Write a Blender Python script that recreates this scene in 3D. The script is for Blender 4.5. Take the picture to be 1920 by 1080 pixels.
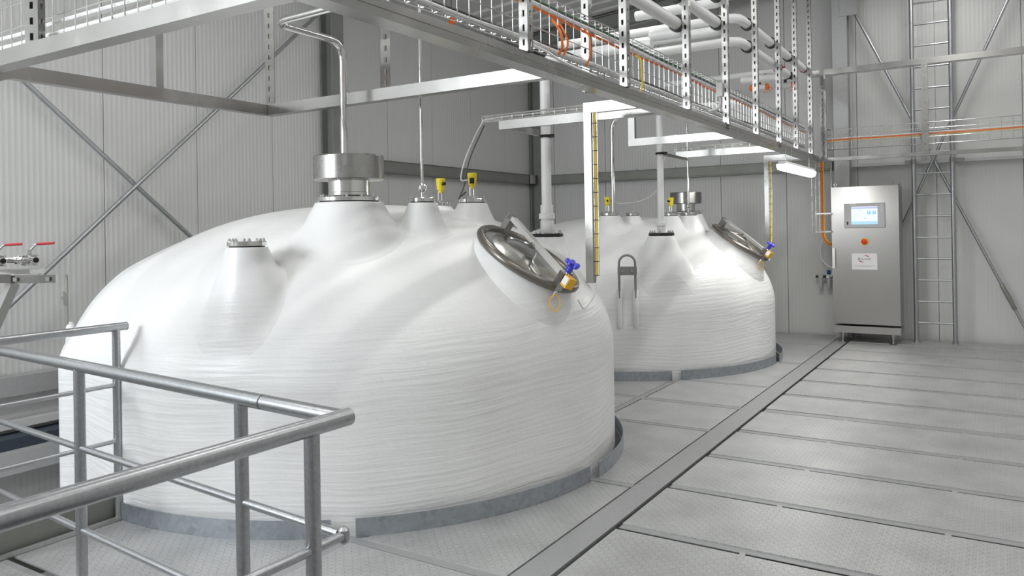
import bpy, math, random
from mathutils import Vector, Matrix
random.seed(7)
sc = bpy.context.scene
for o in list(bpy.data.objects): bpy.data.objects.remove(o)
COL = sc.collection
R = math.radians
# ------------------------------------------------------------------ camera
H = 1.62
yaw, pitch, roll, FPX, CYP = -.5603, .0024, -.0166, 1456.42, 427.19
f_ = Vector((math.sin(yaw)*math.cos(pitch), math.cos(yaw)*math.cos(pitch), math.sin(pitch)))
r_ = Vector((math.cos(yaw), -math.sin(yaw), 0)); u_ = r_.cross(f_)
r2 = math.cos(roll)*r_ + math.sin(roll)*u_; u2 = -math.sin(roll)*r_ + math.cos(roll)*u_
cam = bpy.data.cameras.new('camera'); camo = bpy.data.objects.new('camera', cam); COL.objects.link(camo)
cam.sensor_width = 36; cam.lens = FPX*36/1920; cam.shift_y = -(540-CYP)/1920; cam.clip_start = .05; cam.clip_end = 200
mw = Matrix((r2, u2, -f_)).transposed().to_4x4(); mw.translation = (0, 0, H); camo.matrix_world = mw
sc.camera = camo
# ------------------------------------------------------------------ world, exposure
w = bpy.data.worlds.new('world'); sc.world = w; w.use_nodes = True
w.node_tree.nodes['Background'].inputs[0].default_value = (.9, .95, 1, 1)
w.node_tree.nodes['Background'].inputs[1].default_value = .08
vs = sc.view_settings; vs.view_transform = 'Standard'; vs.look = 'None'; vs.gamma = 1; vs.use_curve_mapping = False
vs.exposure = 0.0
# ------------------------------------------------------------------ large lights of the hall
def area(name, loc, size, size_y, energy, col, target):
    l = bpy.data.lights.new(name, 'AREA'); l.shape = 'RECTANGLE'; l.size = size; l.size_y = size_y; l.energy = energy; l.color = col
    o = bpy.data.objects.new(name, l); COL.objects.link(o); o.location = loc
    o.rotation_euler = (Vector(target)-Vector(loc)).to_track_quat('-Z', 'Y').to_euler(); return o
WINDOW_POWER, TUBE_POWER = 215, 20
area('daylight_window', (-5.4, -2.86, 3.15), 2.0, 1.7, WINDOW_POWER, (.93, .965, 1), (-4.3, 5, 1.2))
TUBES = [(2.0, -1.2), (2.0, 2.2), (2.0, 5.6), (2.0, 9.2), (-.6, 0.4), (-.6, 3.8), (-.6, 7.2), (-.6, 10.6), (-5.2, .6), (-3.4, .4), (-3.4, 3.8), (-3.4, 7.0)]  # last entries: unseen lamps added over the tanks to soften frame shadows on the domes
# ------------------------------------------------------------------ materials
MATS = {}
def nt(name):
    m = bpy.data.materials.new(name); m.use_nodes = True; t = m.node_tree
    return m, t, t.nodes['Principled BSDF'], t.nodes.new, t.links.new
def mat(name, col, rough=.5, metal=0., noise=0., nscale=8., bump=0., bscale=40., stretch=(1, 1, 1), emit=None, estr=1, trans=0, coat=0, rvar=0, ior=None, spec=None):
    if name in MATS: return MATS[name]
    m, t, b, N, L = nt(name)
    b.inputs['Base Color'].default_value = (*col, 1); b.inputs['Roughness'].default_value = rough; b.inputs['Metallic'].default_value = metal
    b.inputs['Transmission Weight'].default_value = trans; b.inputs['Coat Weight'].default_value = coat
    if ior: b.inputs['IOR'].default_value = ior
    if spec is not None: b.inputs['Specular IOR Level'].default_value = spec
    tc = N('ShaderNodeTexCoord'); mp = N('ShaderNodeMapping'); mp.inputs['Scale'].default_value = stretch; L(tc.outputs['Object'], mp.inputs['Vector'])
    if noise or rvar:
        n = N('ShaderNodeTexNoise'); n.inputs['Scale'].default_value = nscale; n.inputs['Detail'].default_value = 5; L(mp.outputs[0], n.inputs['Vector'])
        if noise:
            r = N('ShaderNodeMapRange'); r.inputs[1].default_value = .3; r.inputs[2].default_value = .7; r.inputs[3].default_value = 1-noise; r.inputs[4].default_value = 1+noise*.5; L(n.outputs[0], r.inputs[0])
            mx = N('ShaderNodeVectorMath'); mx.operation = 'SCALE'; mx.inputs[0].default_value = col; L(r.outputs[0], mx.inputs['Scale']); L(mx.outputs[0], b.inputs['Base Color'])
        if rvar:
            r = N('ShaderNodeMapRange'); r.inputs[1].default_value = .3; r.inputs[2].default_value = .7; r.inputs[3].default_value = rough-rvar; r.inputs[4].default_value = rough+rvar; L(n.outputs[0], r.inputs[0]); L(r.outputs[0], b.inputs['Roughness'])
    if bump:
        n2 = N('ShaderNodeTexNoise'); n2.inputs['Scale'].default_value = bscale; n2.inputs['Detail'].default_value = 4; L(mp.outputs[0], n2.inputs['Vector'])
        bp = N('ShaderNodeBump'); bp.inputs['Strength'].default_value = bump; bp.inputs['Distance'].default_value = .01; L(n2.outputs[0], bp.inputs['Height']); L(bp.outputs[0], b.inputs['Normal'])
    if emit: b.inputs['Emission Color'].default_value = (*emit, 1); b.inputs['Emission Strength'].default_value = estr
    MATS[name] = m; return m
STEEL = mat('stainless_steel', (.43, .425, .41), .25, 1., .05, 5, 0, 25, (1, 1, 1), rvar=.04)
STEELB = mat('brushed_stainless', (.5, .488, .47), .26, 1., .02, 4, 0, 30, (60, 1, .6), rvar=.015)
POLISH = mat('polished_stainless', (.72, .715, .7), .14, 1.)
LIDM = mat('lid_stainless', (.6, .59, .57), .22, 1., .1, 3)
RUBBER = mat('dark_gasket', (.05, .045, .04), .38)
BLACK = mat('black_plastic', (.012, .012, .014), .45)
WHITEPP = mat('white_plastic', (.86, .865, .86), .35)
SENSOR = mat('yellow_enamel', (.93, .74, .04), .35)
BLUE = mat('blue_plastic', (.05, .06, .62), .4)
AMBER = mat('amber_plastic', (.9, .5, .03), .35)
ORANGE = mat('orange_plastic', (.95, .2, .02), .4)
REDP = mat('red_sleeve', (.5, .02, .03), .4)
GIRT = mat('galvanised_girder', (.3, .305, .28), .55, .55, .1, 5)
WINDOWM = mat('daylight_glass', (.8, .85, .9), .3, emit=(.85, .92, 1), estr=6)
TUBEM = mat('lit_diffuser', (.95, .95, .95), .4, emit=(1, 1, .98), estr=7)
CONC = mat('concrete', (.25, .25, .25), .85, 0, .2, 3)
WIREM = mat('bright_wire', (.7, .7, .69), .25, 1.)
TANKW = None
def galv(name, base, rough, metal, sc_, var):
    m, t, b, N, L = nt(name)
    tc = N('ShaderNodeTexCoord'); v = N('ShaderNodeTexVoronoi'); v.inputs['Scale'].default_value = sc_; L(tc.outputs['Object'], v.inputs['Vector'])
    n = N('ShaderNodeTexNoise'); n.inputs['Scale'].default_value = sc_*.35; n.inputs['Detail'].default_value = 5; L(tc.outputs['Object'], n.inputs['Vector'])
    bw = N('ShaderNodeRGBToBW'); L(v.outputs['Color'], bw.inputs[0])
    ad = N('ShaderNodeMath'); ad.operation = 'ADD'; L(bw.outputs[0], ad.inputs[0]); L(n.outputs[0], ad.inputs[1])
    r = N('ShaderNodeMapRange'); r.inputs[1].default_value = .5; r.inputs[2].default_value = 1.5; r.inputs[3].default_value = 1-var; r.inputs[4].default_value = 1+var*.7; L(ad.outputs[0], r.inputs[0])
    mx = N('ShaderNodeVectorMath'); mx.operation = 'SCALE'; mx.inputs[0].default_value = base; L(r.outputs[0], mx.inputs['Scale']); L(mx.outputs[0], b.inputs['Base Color'])
    b.inputs['Metallic'].default_value = metal; b.inputs['Roughness'].default_value = rough
    bp = N('ShaderNodeBump'); bp.inputs['Strength'].default_value = .12; bp.inputs['Distance'].default_value = .004; L(n.outputs[0], bp.inputs['Height']); L(bp.outputs[0], b.inputs['Normal'])
    return m
GALV = galv('galvanised_steel', (.46, .475, .49), .33, .9, 150, .12)
GALVF = galv('galvanised_flat', (.5, .505, .505), .48, .55, 60, .05)
STRIPM = galv('bearer_steel', (.4, .405, .41), .5, .4, 60, .05)
KERBM = galv('galvanised_kerb', (.37, .4, .43), .42, .7, 34, .16)
def panel_mat(name, col):
    m, t, b, N, L = nt(name)
    b.inputs['Base Color'].default_value = (*col, 1); b.inputs['Roughness'].default_value = .42
    return m
PANEL = panel_mat('painted_sheet', (.66, .66, .65))
CEILM = panel_mat('ceiling_sheet', (.7, .7, .69))
def tank_mat():
    m, t, b, N, L = nt('white_fibreglass')
    b.inputs['Roughness'].default_value = .36; b.inputs['Base Color'].default_value = (.88, .885, .88, 1)
    tc = N('ShaderNodeTexCoord'); sx = N('ShaderNodeSeparateXYZ'); L(tc.outputs['Object'], sx.inputs[0])
    at = N('ShaderNodeMath'); at.operation = 'ARCTAN2'; L(sx.outputs[1], at.inputs[0]); L(sx.outputs[0], at.inputs[1])
    # slanted filament winding: streaks follow the girth with a wavering pitch
    wob = N('ShaderNodeTexNoise'); wob.inputs['Scale'].default_value = .9; wob.inputs['Detail'].default_value = 1; L(tc.outputs['Object'], wob.inputs['Vector'])
    wm = N('ShaderNodeMath'); wm.operation = 'MULTIPLY_ADD'; L(wob.outputs[0], wm.inputs[0]); wm.inputs[1].default_value = .16; L(sx.outputs[2], wm.inputs[2])
    sl = N('ShaderNodeMath'); sl.operation = 'MULTIPLY_ADD'; L(at.outputs[0], sl.inputs[0]); sl.inputs[1].default_value = -.06; L(wm.outputs[0], sl.inputs[2])
    zs = N('ShaderNodeMath'); zs.operation = 'MULTIPLY'; L(sl.outputs[0], zs.inputs[0]); zs.inputs[1].default_value = 22
    az = N('ShaderNodeMath'); az.operation = 'MULTIPLY'; L(at.outputs[0], az.inputs[0]); az.inputs[1].default_value = 2.2
    cb = N('ShaderNodeCombineXYZ'); L(az.outputs[0], cb.inputs[0]); L(zs.outputs[0], cb.inputs[2])
    n1 = N('ShaderNodeTexNoise'); n1.inputs['Scale'].default_value = 1.5; n1.inputs['Detail'].default_value = 4; L(cb.outputs[0], n1.inputs['Vector'])
    n2 = N('ShaderNodeTexNoise'); n2.inputs['Scale'].default_value = 26; n2.inputs['Detail'].default_value = 4; L(tc.outputs['Object'], n2.inputs['Vector'])
    # winding on the wall, hand-laid chop on the dome
    fz = N('ShaderNodeMapRange'); fz.inputs[1].default_value = .95; fz.inputs[2].default_value = 1.35; fz.inputs[3].default_value = 1; fz.inputs[4].default_value = .15; L(sx.outputs[2], fz.inputs[0])
    m1 = N('ShaderNodeMath'); m1.operation = 'MULTIPLY'; L(n1.outputs[0], m1.inputs[0]); L(fz.outputs[0], m1.inputs[1])
    m2 = N('ShaderNodeMath'); m2.operation = 'MULTIPLY_ADD'; L(n2.outputs[0], m2.inputs[0]); m2.inputs[1].default_value = .22; L(m1.outputs[0], m2.inputs[2])
    bp = N('ShaderNodeBump'); bp.inputs['Strength'].default_value = .65; bp.inputs['Distance'].default_value = .011; L(m2.outputs[0], bp.inputs['Height']); L(bp.outputs[0], b.inputs['Normal'])
    n3 = N('ShaderNodeTexNoise'); n3.inputs['Scale'].default_value = 1.4; n3.inputs['Detail'].default_value = 6; L(tc.outputs['Object'], n3.inputs['Vector'])
    cr = N('ShaderNodeValToRGB'); cr.color_ramp.elements[0].position = .3; cr.color_ramp.elements[0].color = (.8, .805, .8, 1); cr.color_ramp.elements[1].position = .62; cr.color_ramp.elements[1].color = (.89, .895, .89, 1); L(n3.outputs[0], cr.inputs[0]); L(cr.outputs[0], b.inputs['Base Color'])
    return m
TANKM = tank_mat()
def tread_mat():
    m, t, b, N, L = nt('tread_plate')
    tc = N('ShaderNodeTexCoord'); gm = N('ShaderNodeNewGeometry')
    def M(op, a, bb=None, c=None):
        n = N('ShaderNodeMath'); n.operation = op
        for i, x in enumerate((a, bb, c)):
            if x is None: continue
            if isinstance(x, (int, float)): n.inputs[i].default_value = x
            else: L(x, n.inputs[i])
        return n.outputs[0]
    sx = N('ShaderNodeSeparateXYZ'); L(gm.outputs['Position'], sx.inputs[0])
    S = 1/.028; u = M('MULTIPLY', sx.outputs[0], S); v = M('MULTIPLY', sx.outputs[1], S)
    fu = M('SUBTRACT', M('FRACT', u), .5); fv = M('SUBTRACT', M('FRACT', v), .5)
    par = M('MULTIPLY', M('FRACT', M('MULTIPLY', M('ADD', M('FLOOR', u), M('FLOOR', v)), .5)), 2.)      # 0 / 1 checker
    sgn = M('MULTIPLY_ADD', par, 2., -1.)
    a = M('ADD', fu, M('MULTIPLY', fv, sgn)); c = M('SUBTRACT', fv, M('MULTIPLY', fu, sgn))
    d = M('ADD', M('POWER', M('ABSOLUTE', M('MULTIPLY', a, 1.35)), 2.), M('POWER', M('ABSOLUTE', M('MULTIPLY', c, 5.)), 2.))
    h = N('ShaderNodeMapRange'); h.interpolation_type = 'SMOOTHSTEP'; h.inputs[1].default_value = .75; h.inputs[2].default_value = .1; L(d, h.inputs[0])
    n = N('ShaderNodeTexNoise'); n.inputs['Scale'].default_value = 3; n.inputs['Detail'].default_value = 7; L(gm.outputs['Position'], n.inputs['Vector'])
    n2 = N('ShaderNodeTexNoise'); n2.inputs['Scale'].default_value = 60; n2.inputs['Detail'].default_value = 2; L(gm.outputs['Position'], n2.inputs['Vector'])
    bp = N('ShaderNodeBump'); bp.inputs['Strength'].default_value = 1; bp.inputs['Distance'].default_value = .008
    hh = M('MULTIPLY_ADD', n2.outputs[0], .15, h.outputs[0]); L(hh, bp.inputs['Height']); L(bp.outputs[0], b.inputs['Normal'])
    r = N('ShaderNodeMapRange'); r.inputs[1].default_value = .3; r.inputs[2].default_value = .7; r.inputs[3].default_value = .88; r.inputs[4].default_value = 1.08; L(n.outputs[0], r.inputs[0])
    mx = N('ShaderNodeVectorMath'); mx.operation = 'SCALE'; mx.inputs[0].default_value = (.66, .665, .665); L(M('MULTIPLY', r.outputs[0], M('MULTIPLY_ADD', h.outputs[0], .38, .8)), mx.inputs['Scale']); L(mx.outputs[0], b.inputs['Base Color'])
    b.inputs['Metallic'].default_value = .5; L(M('MULTIPLY_ADD', h.outputs[0], -.14, .46), b.inputs['Roughness'])
    return m
TREAD = tread_mat()
def screen_mat():
    m, t, b, N, L = nt('lit_screen'); b.inputs['Base Color'].default_value = (.1, .1, .1, 1); b.inputs['Roughness'].default_value = .2
    tc = N('ShaderNodeTexCoord'); sx = N('ShaderNodeSeparateXYZ'); L(tc.outputs['Generated'], sx.inputs[0])
    cr = N('ShaderNodeValToRGB'); e = cr.color_ramp.elements; cr.color_ramp.interpolation = 'CONSTANT'
    e[0].position = 0; e[0].color = (.45, .75, .95, 1); e[1].position = .17; e[1].color = (.88, .95, 1, 1)
    x = e.new(.88); x.color = (.35, .5, .9, 1); x = e.new(.95); x.color = (.8, .75, .9, 1); L(sx.outputs[2], cr.inputs[0])
    L(cr.outputs[0], b.inputs['Emission Color']); b.inputs['Emission Strength'].default_value = .95; return m
SCREEN = screen_mat()
# ------------------------------------------------------------------ mesh builder
class MB:
    def __init__(s): s.v = []; s.f = []
    def add(s, vs, fs):
        o = len(s.v); s.v += [tuple(x) for x in vs]; s.f += [tuple(i+o for i in f) for f in fs]; return s
    def box(s, c, d, m=None):
        c = Vector(c); hx, hy, hz = d[0]/2, d[1]/2, d[2]/2
        p = [Vector((x, y, z)) for x in (-hx, hx) for y in (-hy, hy) for z in (-hz, hz)]
        if m is not None: p = [m @ q for q in p]
        return s.add([q+c for q in p], [(0, 1, 3, 2), (4, 6, 7, 5), (0, 4, 5, 1), (2, 3, 7, 6), (0, 2, 6, 4), (1, 5, 7, 3)])
    def bar(s, p0, p1, w_, h_, up=(0, 0, 1)):
        p0, p1 = Vector(p0), Vector(p1); z = (p1-p0).normalized(); x = Vector(up).cross(z)
        if x.length < 1e-5: x = Vector((1, 0, 0))
        x.normalize(); y = z.cross(x); m = Matrix((x, y, z)).transposed()
        return s.box((p0+p1)/2, (w_, h_, (p1-p0).length), m)
    def prof(s, poly, p0, p1, up=(0, 0, 1)):
        p0, p1 = Vector(p0), Vector(p1); z = (p1-p0).normalized(); x = Vector(up).cross(z)
        if x.length < 1e-5: x = Vector((1, 0, 0))
        x.normalize(); y = z.cross(x); n = len(poly)
        a = [p0+x*q[0]+y*q[1] for q in poly]; b = [p1+x*q[0]+y*q[1] for q in poly]
        return s.add(a+b, [(i, (i+1) % n, n+(i+1) % n, n+i) for i in range(n)]+[tuple(range(n-1, -1, -1)), tuple(range(n, 2*n))])
    def cyl(s, p0, p1, r, n=16, r1=None, caps=True):
        return s.lathe([(r, 0), (r if r1 is None else r1, (Vector(p1)-Vector(p0)).length)], n, p0, Vector(p1)-Vector(p0), caps)
    def lathe(s, pr, n=32, o=(0, 0, 0), ax=(0, 0, 1), caps=True):
        z = Vector(ax).normalized(); x = Vector((1, 0, 0)) if abs(z.x) < .9 else Vector((0, 1, 0)); x = (x-z*x.dot(z)).normalized(); y = z.cross(x); o = Vector(o)
        vs = []; fs = []
        for (r, h) in pr:
            for i in range(n):
                a = 2*math.pi*i/n; vs.append(o+z*h+(x*math.cos(a)+y*math.sin(a))*r)
        for k in range(len(pr)-1):
            for i in range(n):
                j = (i+1) % n; fs.append((k*n+i, k*n+j, (k+1)*n+j, (k+1)*n+i))
        if caps: fs.append(tuple(range(n-1, -1, -1))); q = (len(pr)-1)*n; fs.append(tuple(range(q, q+n)))
        return s.add(vs, fs)
    def tube(s, pts, r, n=10, closed=False):
        P = [Vector(p) for p in pts]; N = len(P); T = []
        for i in range(N):
            a = P[i-1] if (i > 0 or closed) else P[i]; b = P[(i+1) % N] if (i < N-1 or closed) else P[i]
            T.append((b-a).normalized())
        x = Vector((0, 0, 1)).cross(T[0]);
        if x.length < 1e-4: x = Vector((1, 0, 0))
        x.normalize(); vs = []; fs = []
        for i in range(N):
            x = (x-T[i]*x.dot(T[i])).normalized(); y = T[i].cross(x)
            for k in range(n):
                a = 2*math.pi*k/n; vs.append(P[i]+(x*math.cos(a)+y*math.sin(a))*r)
        for i in range(N if closed else N-1):
            for k in range(n):
                l = (k+1) % n; i2 = (i+1) % N; fs.append((i*n+k, i*n+l, i2*n+l, i2*n+k))
        if not closed: fs.append(tuple(range(n-1, -1, -1))); q = (N-1)*n; fs.append(tuple(range(q, q+n)))
        return s.add(vs, fs)
def bend(pts, rad, seg=6):
    P = [Vector(p) for p in pts]; out = [P[0]]
    for i in range(1, len(P)-1):
        a = (P[i-1]-P[i]); b = (P[i+1]-P[i]); rr = min(rad, a.length*.49, b.length*.49); p = P[i]+a.normalized()*rr; q = P[i]+b.normalized()*rr
        for k in range(seg+1):
            t = k/seg; out.append((1-t)**2*p+2*t*(1-t)*P[i]+t*t*q)
    return out+[P[-1]]
def smooth_curve(pts, n=8):
    P = [Vector(p) for p in pts]; P = [2*P[0]-P[1]]+P+[2*P[-1]-P[-2]]; out = []
    for i in range(1, len(P)-2):
        for k in range(n):
            t = k/n; a, b, c, d = P[i-1:i+3]
            out.append(.5*((2*b)+(c-a)*t+(2*a-5*b+4*c-d)*t*t+(3*b-a-3*c+d)*t**3))
    return out+[P[-2]]
OFF = {}
def off(o): return OFF.get(o.name, Vector((0, 0, 0)))
def mesh(name, mb, origin, sharp=35):
    o = Vector(origin); me = bpy.data.meshes.new(name); me.from_pydata([tuple(Vector(v)-o) for v in mb.v], [], mb.f); me.update()
    me.shade_smooth(); me.set_sharp_from_angle(angle=R(sharp)); return me
def thing(name, label, cat, loc, group=None):
    o = bpy.data.objects.new(name, None); COL.objects.link(o); o.location = loc; o.empty_display_size = .1
    o['label'] = label; o['category'] = cat
    if group: o['group'] = group
    OFF[o.name] = Vector(loc); return o
def part(name, mb, m, parent, label=None, sharp=35):
    g = off(parent); me = mesh(name, mb, g, sharp); me.materials.append(m)
    o = bpy.data.objects.new(name, me); COL.objects.link(o); o.parent = parent; OFF[o.name] = g
    if label: o['label'] = label
    return o
def inst(name, me, parent, loc, rot=None, m=None):
    """copy sharing mesh data; loc in world"""
    o = bpy.data.objects.new(name, me); COL.objects.link(o); o.parent = parent; o.location = Vector(loc)-off(parent); OFF[o.name] = off(parent)
    if rot is not None: o.rotation_euler = rot
    return o
def solo(name, mb, m, label, cat, base, group=None, sharp=35):
    me = mesh(name, mb, base, sharp); me.materials.append(m); o = bpy.data.objects.new(name, me); COL.objects.link(o); o.location = base; OFF[o.name] = Vector(base)
    o['label'] = label; o['category'] = cat
    if group: o['group'] = group
    return o
def struct(name, mb, m, label=None):
    o = bpy.data.objects.new(name, mesh(name, mb, (0, 0, 0))); o.data.materials.append(m); COL.objects.link(o); o['kind'] = 'structure'; OFF[o.name] = Vector((0, 0, 0))
    if label: o['label'] = label
    return o
def shared(name, mb, m, sharp=35):
    me = mesh(name, mb, (0, 0, 0), sharp); me.materials.append(m); return me
# ================================================================== THE HALL
ZLOW = -2.4; XL, YB, XR, YF = -7.1, 12.17, 4.2, -3.0
def ceil_z(x): return 4.85+(x-XL)*.084
b = MB().box((-1.4, 4.6, ZLOW-.05), (12, 15.8, .1)); fl = struct('floor', b, CONC)
# ribbed sandwich wall panels, one object each, recessed joints between
def wall_panel_mesh(wd, z0, z1):
    xs = []; n = 20; p = wd/n
    poly = [(-.0, -.05)]
    xs.append((0.004, -.05)); xs.append((.004, 0.0))
    for i in range(n):
        x0 = .004+i*(wd-.008)/n; xs.append((x0+p*.12, .0 if i % 2 == 0 else .0)); xs.append((x0+p*.45, 0.0)); xs.append((x0+p*.55, .0009)); xs.append((x0+p*.85, .0009)); xs.append((x0+p*.95, 0.))
    xs.append((wd-.004, 0.0)); xs.append((wd-.004, -.05))
    mb = MB(); mb.add([(x, y, z0) for x, y in xs]+[(x, y, z1) for x, y in xs], [(i, i+1, len(xs)+i+1, len(xs)+i) for i in range(len(xs)-1)])
    return mb
wl = struct('wall_left', MB().box((XL-.06, 4.6, 1.3), (.06, 15.6, 7.6)), PANEL)
me = shared('wall_panel', wall_panel_mesh(1., ZLOW, 4.9), PANEL, 20)
for i in range(16):
    y = 12.14-i*1.0-.0
    inst('wall_panel', me, wl, (XL, y, 0), (0, 0, R(-90)))
wb = struct('wall_back', MB().box((-1.4, YB+.06, 1.7), (11.6, .06, 8.3)), PANEL)
me2 = shared('wall_panel', wall_panel_mesh(1., ZLOW, 5.9), PANEL, 20)
for i in range(11):
    inst('wall_panel', me2, wb, (-6.72+i*1.0+1, YB, 0), (0, 0, R(180)))
inst('wall_panel', me2, wb, (-6.72, YB, 0), (0, 0, R(180)))
wr = struct('wall_right', MB().box((XR+.05, 4.6, 1.9), (.1, 15.6, 8.6)), PANEL)
wf = MB()
for (x0, x1, z0, z1) in ((-7.2, -6.4, ZLOW, 6.2), (-4.4, 4.3, ZLOW, 6.2), (-6.4, -4.4, ZLOW, 2.3), (-6.4, -4.4, 4.0, 6.2)):
    wf.box(((x0+x1)/2, YF-.1, (z0+z1)/2), (x1-x0, .2, z1-z0))
struct('wall_front', wf, PANEL)
win = struct('window_1', MB().box((-5.4, YF-.12, 3.15), (2.0, .03, 1.7)), WINDOWM)
wfm = MB()
for x in (-6.37, -5.4, -4.43): wfm.box((x, YF-.06, 3.15), (.06, .08, 1.7))
for z in (2.33, 3.97): wfm.box((-5.4, YF-.06, z), (2.0, .08, .06))
part('window_frame', wfm, WHITEPP, win)
ce = MB(); ce.add([(XL-.1, YF-.2, ceil_z(XL-.1)), (XR+.1, YF-.2, ceil_z(XR+.1)), (XR+.1, YB+.1, ceil_z(XR+.1)), (XL-.1, YB+.1, ceil_z(XL-.1)),
                   (XL-.1, YF-.2, ceil_z(XL-.1)+.1), (XR+.1, YF-.2, ceil_z(XR+.1)+.1), (XR+.1, YB+.1, ceil_z(XR+.1)+.1), (XL-.1, YB+.1, ceil_z(XL-.1)+.1)],
                  [(0, 1, 2, 3), (4, 7, 6, 5), (0, 4, 5, 1), (1, 5, 6, 2), (2, 6, 7, 3), (3, 7, 4, 0)])
ce = struct('ceiling', ce, CEILM)
for y in [YB-.18-i*.33 for i in range(8)]:
    mb = MB().prof([(-.1, 0), (.1, 0), (.07, -.035), (-.07, -.035)], (XL+.05, y, ceil_z(XL+.05)), (XR-.05, y, ceil_z(XR-.05)))
    part('roof_rib', mb, CEILM, ce)
def ibeam(mb, p0, p1, h, wd, tf, tw, up=(0, 0, 1)):
    a, c = wd/2, h/2
    return mb.prof([(-a, -c), (a, -c), (a, -c+tf), (tw/2, -c+tf), (tw/2, c-tf), (a, c-tf), (a, c), (-a, c), (-a, c-tf), (-tw/2, c-tf), (-tw/2, -c+tf), (-a, -c+tf)], p0, p1, up)
for k, y in enumerate((11.2, 6.99, 2.2)):
    mb = ibeam(MB(), (XL+.1, y, ceil_z(XL)-.14), (XR-.1, y, ceil_z(XR)-.14), .22, .16, .014, .01)
    solo('roof_rafter', mb, GIRT, ('dark steel roof rafter nearest the back wall', 'dark steel roof rafter above the near tank', 'dark steel roof rafter over the railing')[k], 'beam', (XL+.1, y, ceil_z(XL)-.3), 'roof rafters')
# ------------------------------------------------------------------ columns and girts
def column(x, y, ax, label):
    mb = ibeam(MB(), (x, y, ZLOW), (x, y, ceil_z(x)-.05), .2, .2, .014, .01, ax); o = thing('steel_column', label, 'column', (x, y, ZLOW), 'galvanised wall columns'); part('shaft', mb, GALVF if ax[0] == 0 else GIRT, o)
    return o
column(-6.98, 6.99, (1, 0, 0), 'galvanised steel column on left wall behind the vent hood')
column(-6.97, 12.02, (1, 0, 0), 'galvanised steel column in the room corner behind white pipe')
c3 = column(-1.9, 12.04, (0, 1, 0), 'galvanised steel column rising behind the control cabinet')
mb = MB().box((-1.78, 11.93, 4.72), (.22, .012, .26)); part('gusset_plate', mb, GALVF, c3)
def girt(p0, p1, face, label):
    o = thing('wall_girt', label, 'girt', p0, 'wall girts'); up = (0, 0, 1)
    x = Vector(face); z = (Vector(p1)-Vector(p0)).normalized(); s = 1 if Vector(up).cross(z).dot(x) > 0 else -1
    hh = .082
    part('channel', MB().prof([(s*.0, -hh), (s*.115, -hh), (s*.115, -hh+.012), (s*.1, -hh+.02), (s*.1, hh-.006), (s*.118, hh-.006), (s*.118, hh), (0, hh)], p0, p1), GIRT, o)
    n = int((Vector(p1)-Vector(p0)).length/.62)
    me = shared('screw', MB().cyl((0, 0, 0), (0, 0, .018), .009, 8), GIRT)
    for i in range(n):
        p = Vector(p0).lerp(Vector(p1), (i+.5)/n)+Vector(face)*.03+Vector((0, 0, hh)); inst('screw', me, o, p)
    return o
g = girt((XL+.003, 7.12, 2.50), (XL+.003, 12.0, 2.50), (1, 0, 0), 'olive grey channel girt along left wall from column to corner')
part('cleat', MB().box((XL+.135, 11.82, 2.5), (.02, .14, .15)).cyl((XL+.14, 11.82, 2.5), (XL+.165, 11.82, 2.5), .014, 6), GALVF, g)
girt((-6.85, YB-.003, 2.495), (-2.05, YB-.003, 2.495), (0, -1, 0), 'olive grey channel girt along back wall behind far tank')
solo('wall_rail', MB().bar((-1.78, 12.1, 2.455), (4.1, 12.1, 2.455), .1, .04, (0, 0, 1)), GALVF, 'slim galvanised rail on back wall behind the ladder', 'girt', (-1.78, 12.1, 2.435))
# ------------------------------------------------------------------ diagonal wall braces
def brace(p0, p1, r, label, group, buckle=None):
    o = thing('wind_brace', label, 'brace', p0, group)
    part('rod', MB().cyl(p0, p1, r, 12), GALV, o)
    if buckle:
        a, c = Vector(p0), Vector(p1); d = (c-a).normalized(); q = a+(c-a)*buckle
        part('turnbuckle', MB().lathe([(.012, -.2), (.028, -.17), (.028, -.1), (.03, 0), (.028, .1), (.028, .17), (.012, .2)], 10, q, d), GIRT, o)
        part('rod_end', MB().bar(a+d*.05, a+d*.2, .02, .06), GALV, o)
    return o
def onln(a, b, t): return tuple(Vector(a).lerp(Vector(b), t))
A, B_ = (-6.98, 3.399, 2.936), (-6.98, 4.918, 1.641); brace(onln(A, B_, -1.4), onln(A, B_, 2.1), .022, 'galvanised brace rod falling to the right on left wall', 'left wall cross brace')
A, B_ = (-6.93, 3.276, 1.113), (-6.93, 6.713, 4.259); brace(onln(A, B_, -.6), onln(A, B_, 1.03), .022, 'galvanised brace rod rising to the right on left wall', 'left wall cross brace')
A, B_ = (-1.743, 12.03, 4.714), (.239, 12.03, .292); brace(onln(A, B_, 1.06), A, .02, 'galvanised brace rod with turnbuckle right of the ladder', 'back wall cross brace', .13)
A, B_ = (-1.121, 11.99, 1.631), (.141, 11.99, 4.506); brace(onln(A, B_, -.5), onln(A, B_, 1.05), .02, 'galvanised brace rod from behind cabinet up past the ladder', 'back wall cross brace')
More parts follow.
